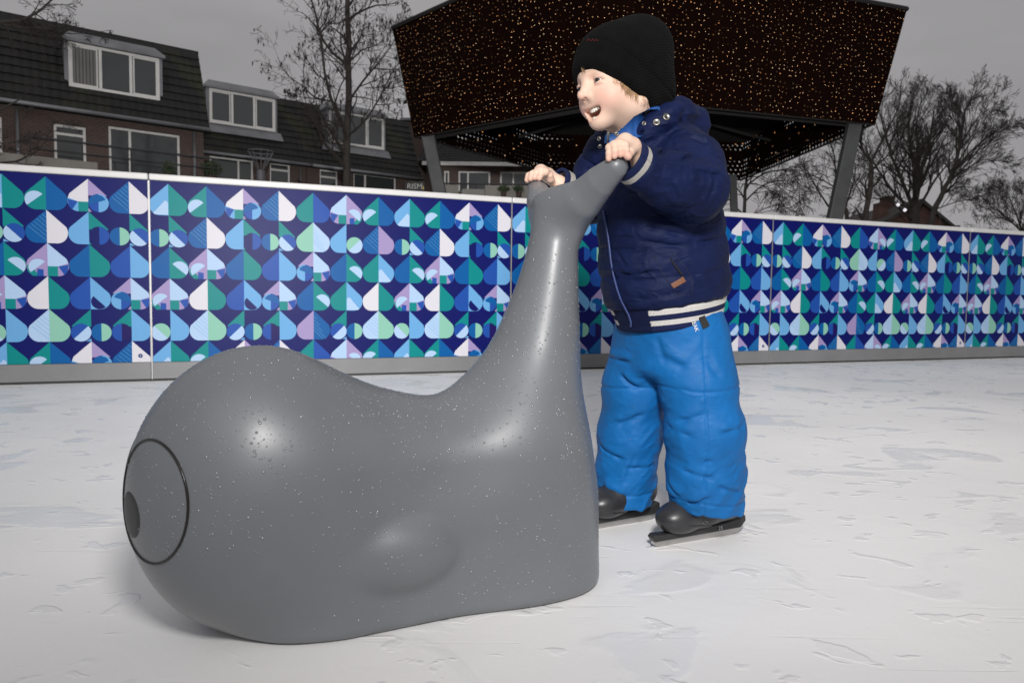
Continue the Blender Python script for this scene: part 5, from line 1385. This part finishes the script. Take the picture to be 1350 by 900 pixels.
def patch(fn, quad, nx, ny, lift, name, m, parent, thick=.0010):
    """small cloth or leather patch following the garment under it"""
    V_, ok = [], True; A, B_, C_, D_ = [np.array(x, float) for x in quad]
    for th in (lift+thick, lift-.0015):
        for j in range(ny+1):
            for i in range(nx+1):
                u, v = i/nx, j/ny; x, y = (A*(1-u)+B_*u)*(1-v)+(D_*(1-u)+C_*u)*v; p, n = hit(fn, x, y)
                V_.append(p+(-f_*.3+n*.7)*th if p is not None else V_[-1])
    k = (nx+1)*(ny+1); F_ = []
    for j in range(ny):
        for i in range(nx): a = j*(nx+1)+i; F_ += [(a, a+nx+1, a+nx+2, a+1), (k+a, k+a+1, k+a+nx+2, k+a+nx+1)]
    bd = [i for i in range(nx+1)]+[j*(nx+1)+nx for j in range(1, ny+1)]+[ny*(nx+1)+i for i in range(nx-1, -1, -1)]+[j*(nx+1) for j in range(ny-1, 0, -1)]
    for a, b_ in zip(bd, bd[1:]+bd[:1]): F_.append((a, b_, k+b_, k+a))
    return obj(name, V_, F_, m, parent)
patch(jacket, [(884, 374.5), (900, 365), (904, 371), (888, 380)], 5, 2, .0012, 'leather_tag', mat('tan_leather', (.17, .062, .028), .6, bump=.3, bscale=400, bdist=.0003), jk)
pk = on(jacket, [(884, 340), (888, 347), (893, 354), (898, 361), (902, 366)], .0002)
m = MB(); m.tube(pk, [.0012, .0026, .0030, .0026, .0012], 6); m.build('pocket_slit', mat('pocket_dark', (.004, .005, .015), .8), jk, smooth=True)
seam_m = mat('navy_seam', (.006, .009, .040), .7)
for pts in ([(862, 336), (868, 350), (876, 364), (884, 376), (890, 386), (900, 390), (911, 387)], [(885, 332), (895, 342), (905, 354), (911, 366), (913, 379), (911, 387)]):
    p_ = on(jacket, pts, .0); m = MB(); m.tube(p_, .0009, 5); m.build('pocket_seam', seam_m, jk, smooth=True)
# snow trousers
tro_m = mat('blue_snow_cloth', (.003, .118, .36), .6, spec=.3, bump=.35, bscale=700, bdet=2, bdist=.0003, vary=.13, vscale=12, wr=(22, .0024))
V, Q = surface(pants, (.05, 1.2, .02), (.60, 1.75, .50), .0028, 2)
tr_ = obj('snow_trousers', V, Q, tro_m, person, smooth=True)
drops(V, Q, 160, 9, .0005, .0012, parent=tr_)
patch(pants, [(920, 417.5), (927.5, 414), (935, 429), (927, 434)], 3, 5, .0012, 'black_tab', mat('black_webbing', (.018, .017, .016), .8, bump=.4, bscale=500, bdist=.0005), tr_)
p, n = hit(pants, 915.5, 428.5); xa = unit(P(918.5, 434, 1.36)-P(911.8, 417, 1.36)); xa = unit(xa-n*(xa@n)); ya = np.cross(n, xa); pp = p+n*.0016
Mx = Matrix(((xa[0], ya[0], n[0], pp[0]), (xa[1], ya[1], n[1], pp[1]), (xa[2], ya[2], n[2], pp[2]), (0, 0, 0, 1)))
text('white_lettering', 'REAK', .0105, Mx, mat('white_print', (.75, .75, .75), .5), tr_, .0006)
# skates
boot_m = mat('skate_boot_black', (.026, .026, .028), .36, spec=.4, coat=.1, bump=.1, bscale=60, bdist=.0006, vary=.2, vscale=30)
hold_m = mat('skate_holder_black', (.020, .020, .021), .42, bump=.15, bscale=90, bdist=.0005); blade_m = mat('skate_blade_steel', (.46, .45, .44), .34, metal=.85, bump=.1, bscale=200, bdist=.0003)
def skate(h, t, label, mark):
    h = h*np.array([1, 1, 0]); t = t*np.array([1, 1, 0]); X = unit(t-h); Y = np.cross([0, 0, 1.0], X); L = np.linalg.norm(t-h); M3 = np.array([X, Y, [0, 0, 1.0]])
    def boot(p):
        q = frame(p, h, M3)
        d = chain(q, [((.042, 0, .072), .037), ((.10, 0, .064), .036), ((L-.062, 0, .053), .033)], .01)
        d = smin(d, ell(q, (L-.055, 0, .052), (.044, .037, .030)), .012)
        d = smin(d, chain(q, [((.045, 0, .08), .032), ((.050, 0, .16), .028)], .01), .02)
        d = smax(d, .0255-q[:, 2], .006)
        # overlap line of the shell
        d += .0030*np.exp(-((q[:, 2]-.040-.16*(q[:, 0]-.12)*(q[:, 0] > .02))/.0018)**2)*(q[:, 0] < L-.055)
        d += .0016*np.exp(-((q[:, 0]-.100-.25*(q[:, 2]-.06))/.002)**2)*(q[:, 2] > .062)
        return d
    V, Q = surface(boot, h+(-.25, -.15, -.01), h+(.10, .15, .23), .0026, 2)
    bo = obj('skate_boot', V, Q, boot_m, person, smooth=True); 
    if label: bo['label'] = label
    def tow(q): return h+np.asarray(q)@M3
    # holder: long plastic frame, toe block and heel block
    prof = [(-.008, .040), (.012, .034), (.05, .030), (.10, .027), (L-.05, .0265), (L-.018, .0265), (L+.002, .028), (L+.008, .022), (L+.002, .0125), (L-.04, .0130), (.06, .0140), (.004, .0150), (-.010, .028)]
    V_ = [tow((x, -.0095, z)) for x, z in prof]+[tow((x, .0095, z)) for x, z in prof]; n = len(prof)
    ho = obj('blade_holder', V_, [tuple(range(n))[::-1], tuple(range(n, 2*n))]+[(i, (i+1) % n, n+(i+1) % n, n+i) for i in range(n)], hold_m, bo)
    bv = ho.modifiers.new('bevel', 'BEVEL'); bv.width = .0018; bv.segments = 2
    prof = [(-.010, .022), (L+.004, .0140), (L+.004, .008), (L-.006, .002), (L-.025, 0), (.025, 0), (.004, .004), (-.008, .012)]
    V_ = [tow((x, -.0018, z)) for x, z in prof]+[tow((x, .0018, z)) for x, z in prof]; n = len(prof)
    obj('blade', V_, [tuple(range(n))[::-1], tuple(range(n, 2*n))]+[(i, (i+1) % n, n+(i+1) % n, n+i) for i in range(n)], blade_m, bo)
    m = MB()
    for x, z in ((.012, .030), (L-.012, .024), (L-.06, .029)):
        m.lathe(tow((x, -.0098 if Y[1] > 0 else .0098, z)), -Y if Y[1] > 0 else Y, [(.0022, -.001), (.0022, .0008), (.0004, .0010)], 8)
    sd = 1 if Y[1] < 0 else -1
    if mark:
        xx = -X if sd*1 > 0 else -X
        nn_ = Y*sd; xv = -X if np.dot(-X, r_) > 0 else X; up_ = np.cross(nn_, xv); 
        if up_[2] < 0: up_ = -up_
        pp = tow((.060, sd*.0112, .0215)); ca, sa = math.cos(.12), math.sin(.12)
        Mx = Matrix(((xv[0], up_[0], nn_[0], pp[0]), (xv[1], up_[1], nn_[1], pp[1]), (xv[2], up_[2], nn_[2], pp[2]), (0, 0, 0, 1)))
        text('size_number', '25', .0115, Mx, mat('pale_print', (.45, .45, .45), .5), bo, .0004)
        ps = [hit(boot, x, y) for x, y in ((927, 689), (930.5, 691.5), (933, 688), (929, 686))]
        if all(a is not None for a, _ in ps): mm_ = MB(); mm_.tube([a+b_*.0004 for a, b_ in ps], .0006, 4); mm_.build('boot_mark', mat('pale_print', (.45, .45, .45)), bo)
skate(Hn, Tn, None, True); skate(Hf, Tf, None, False)
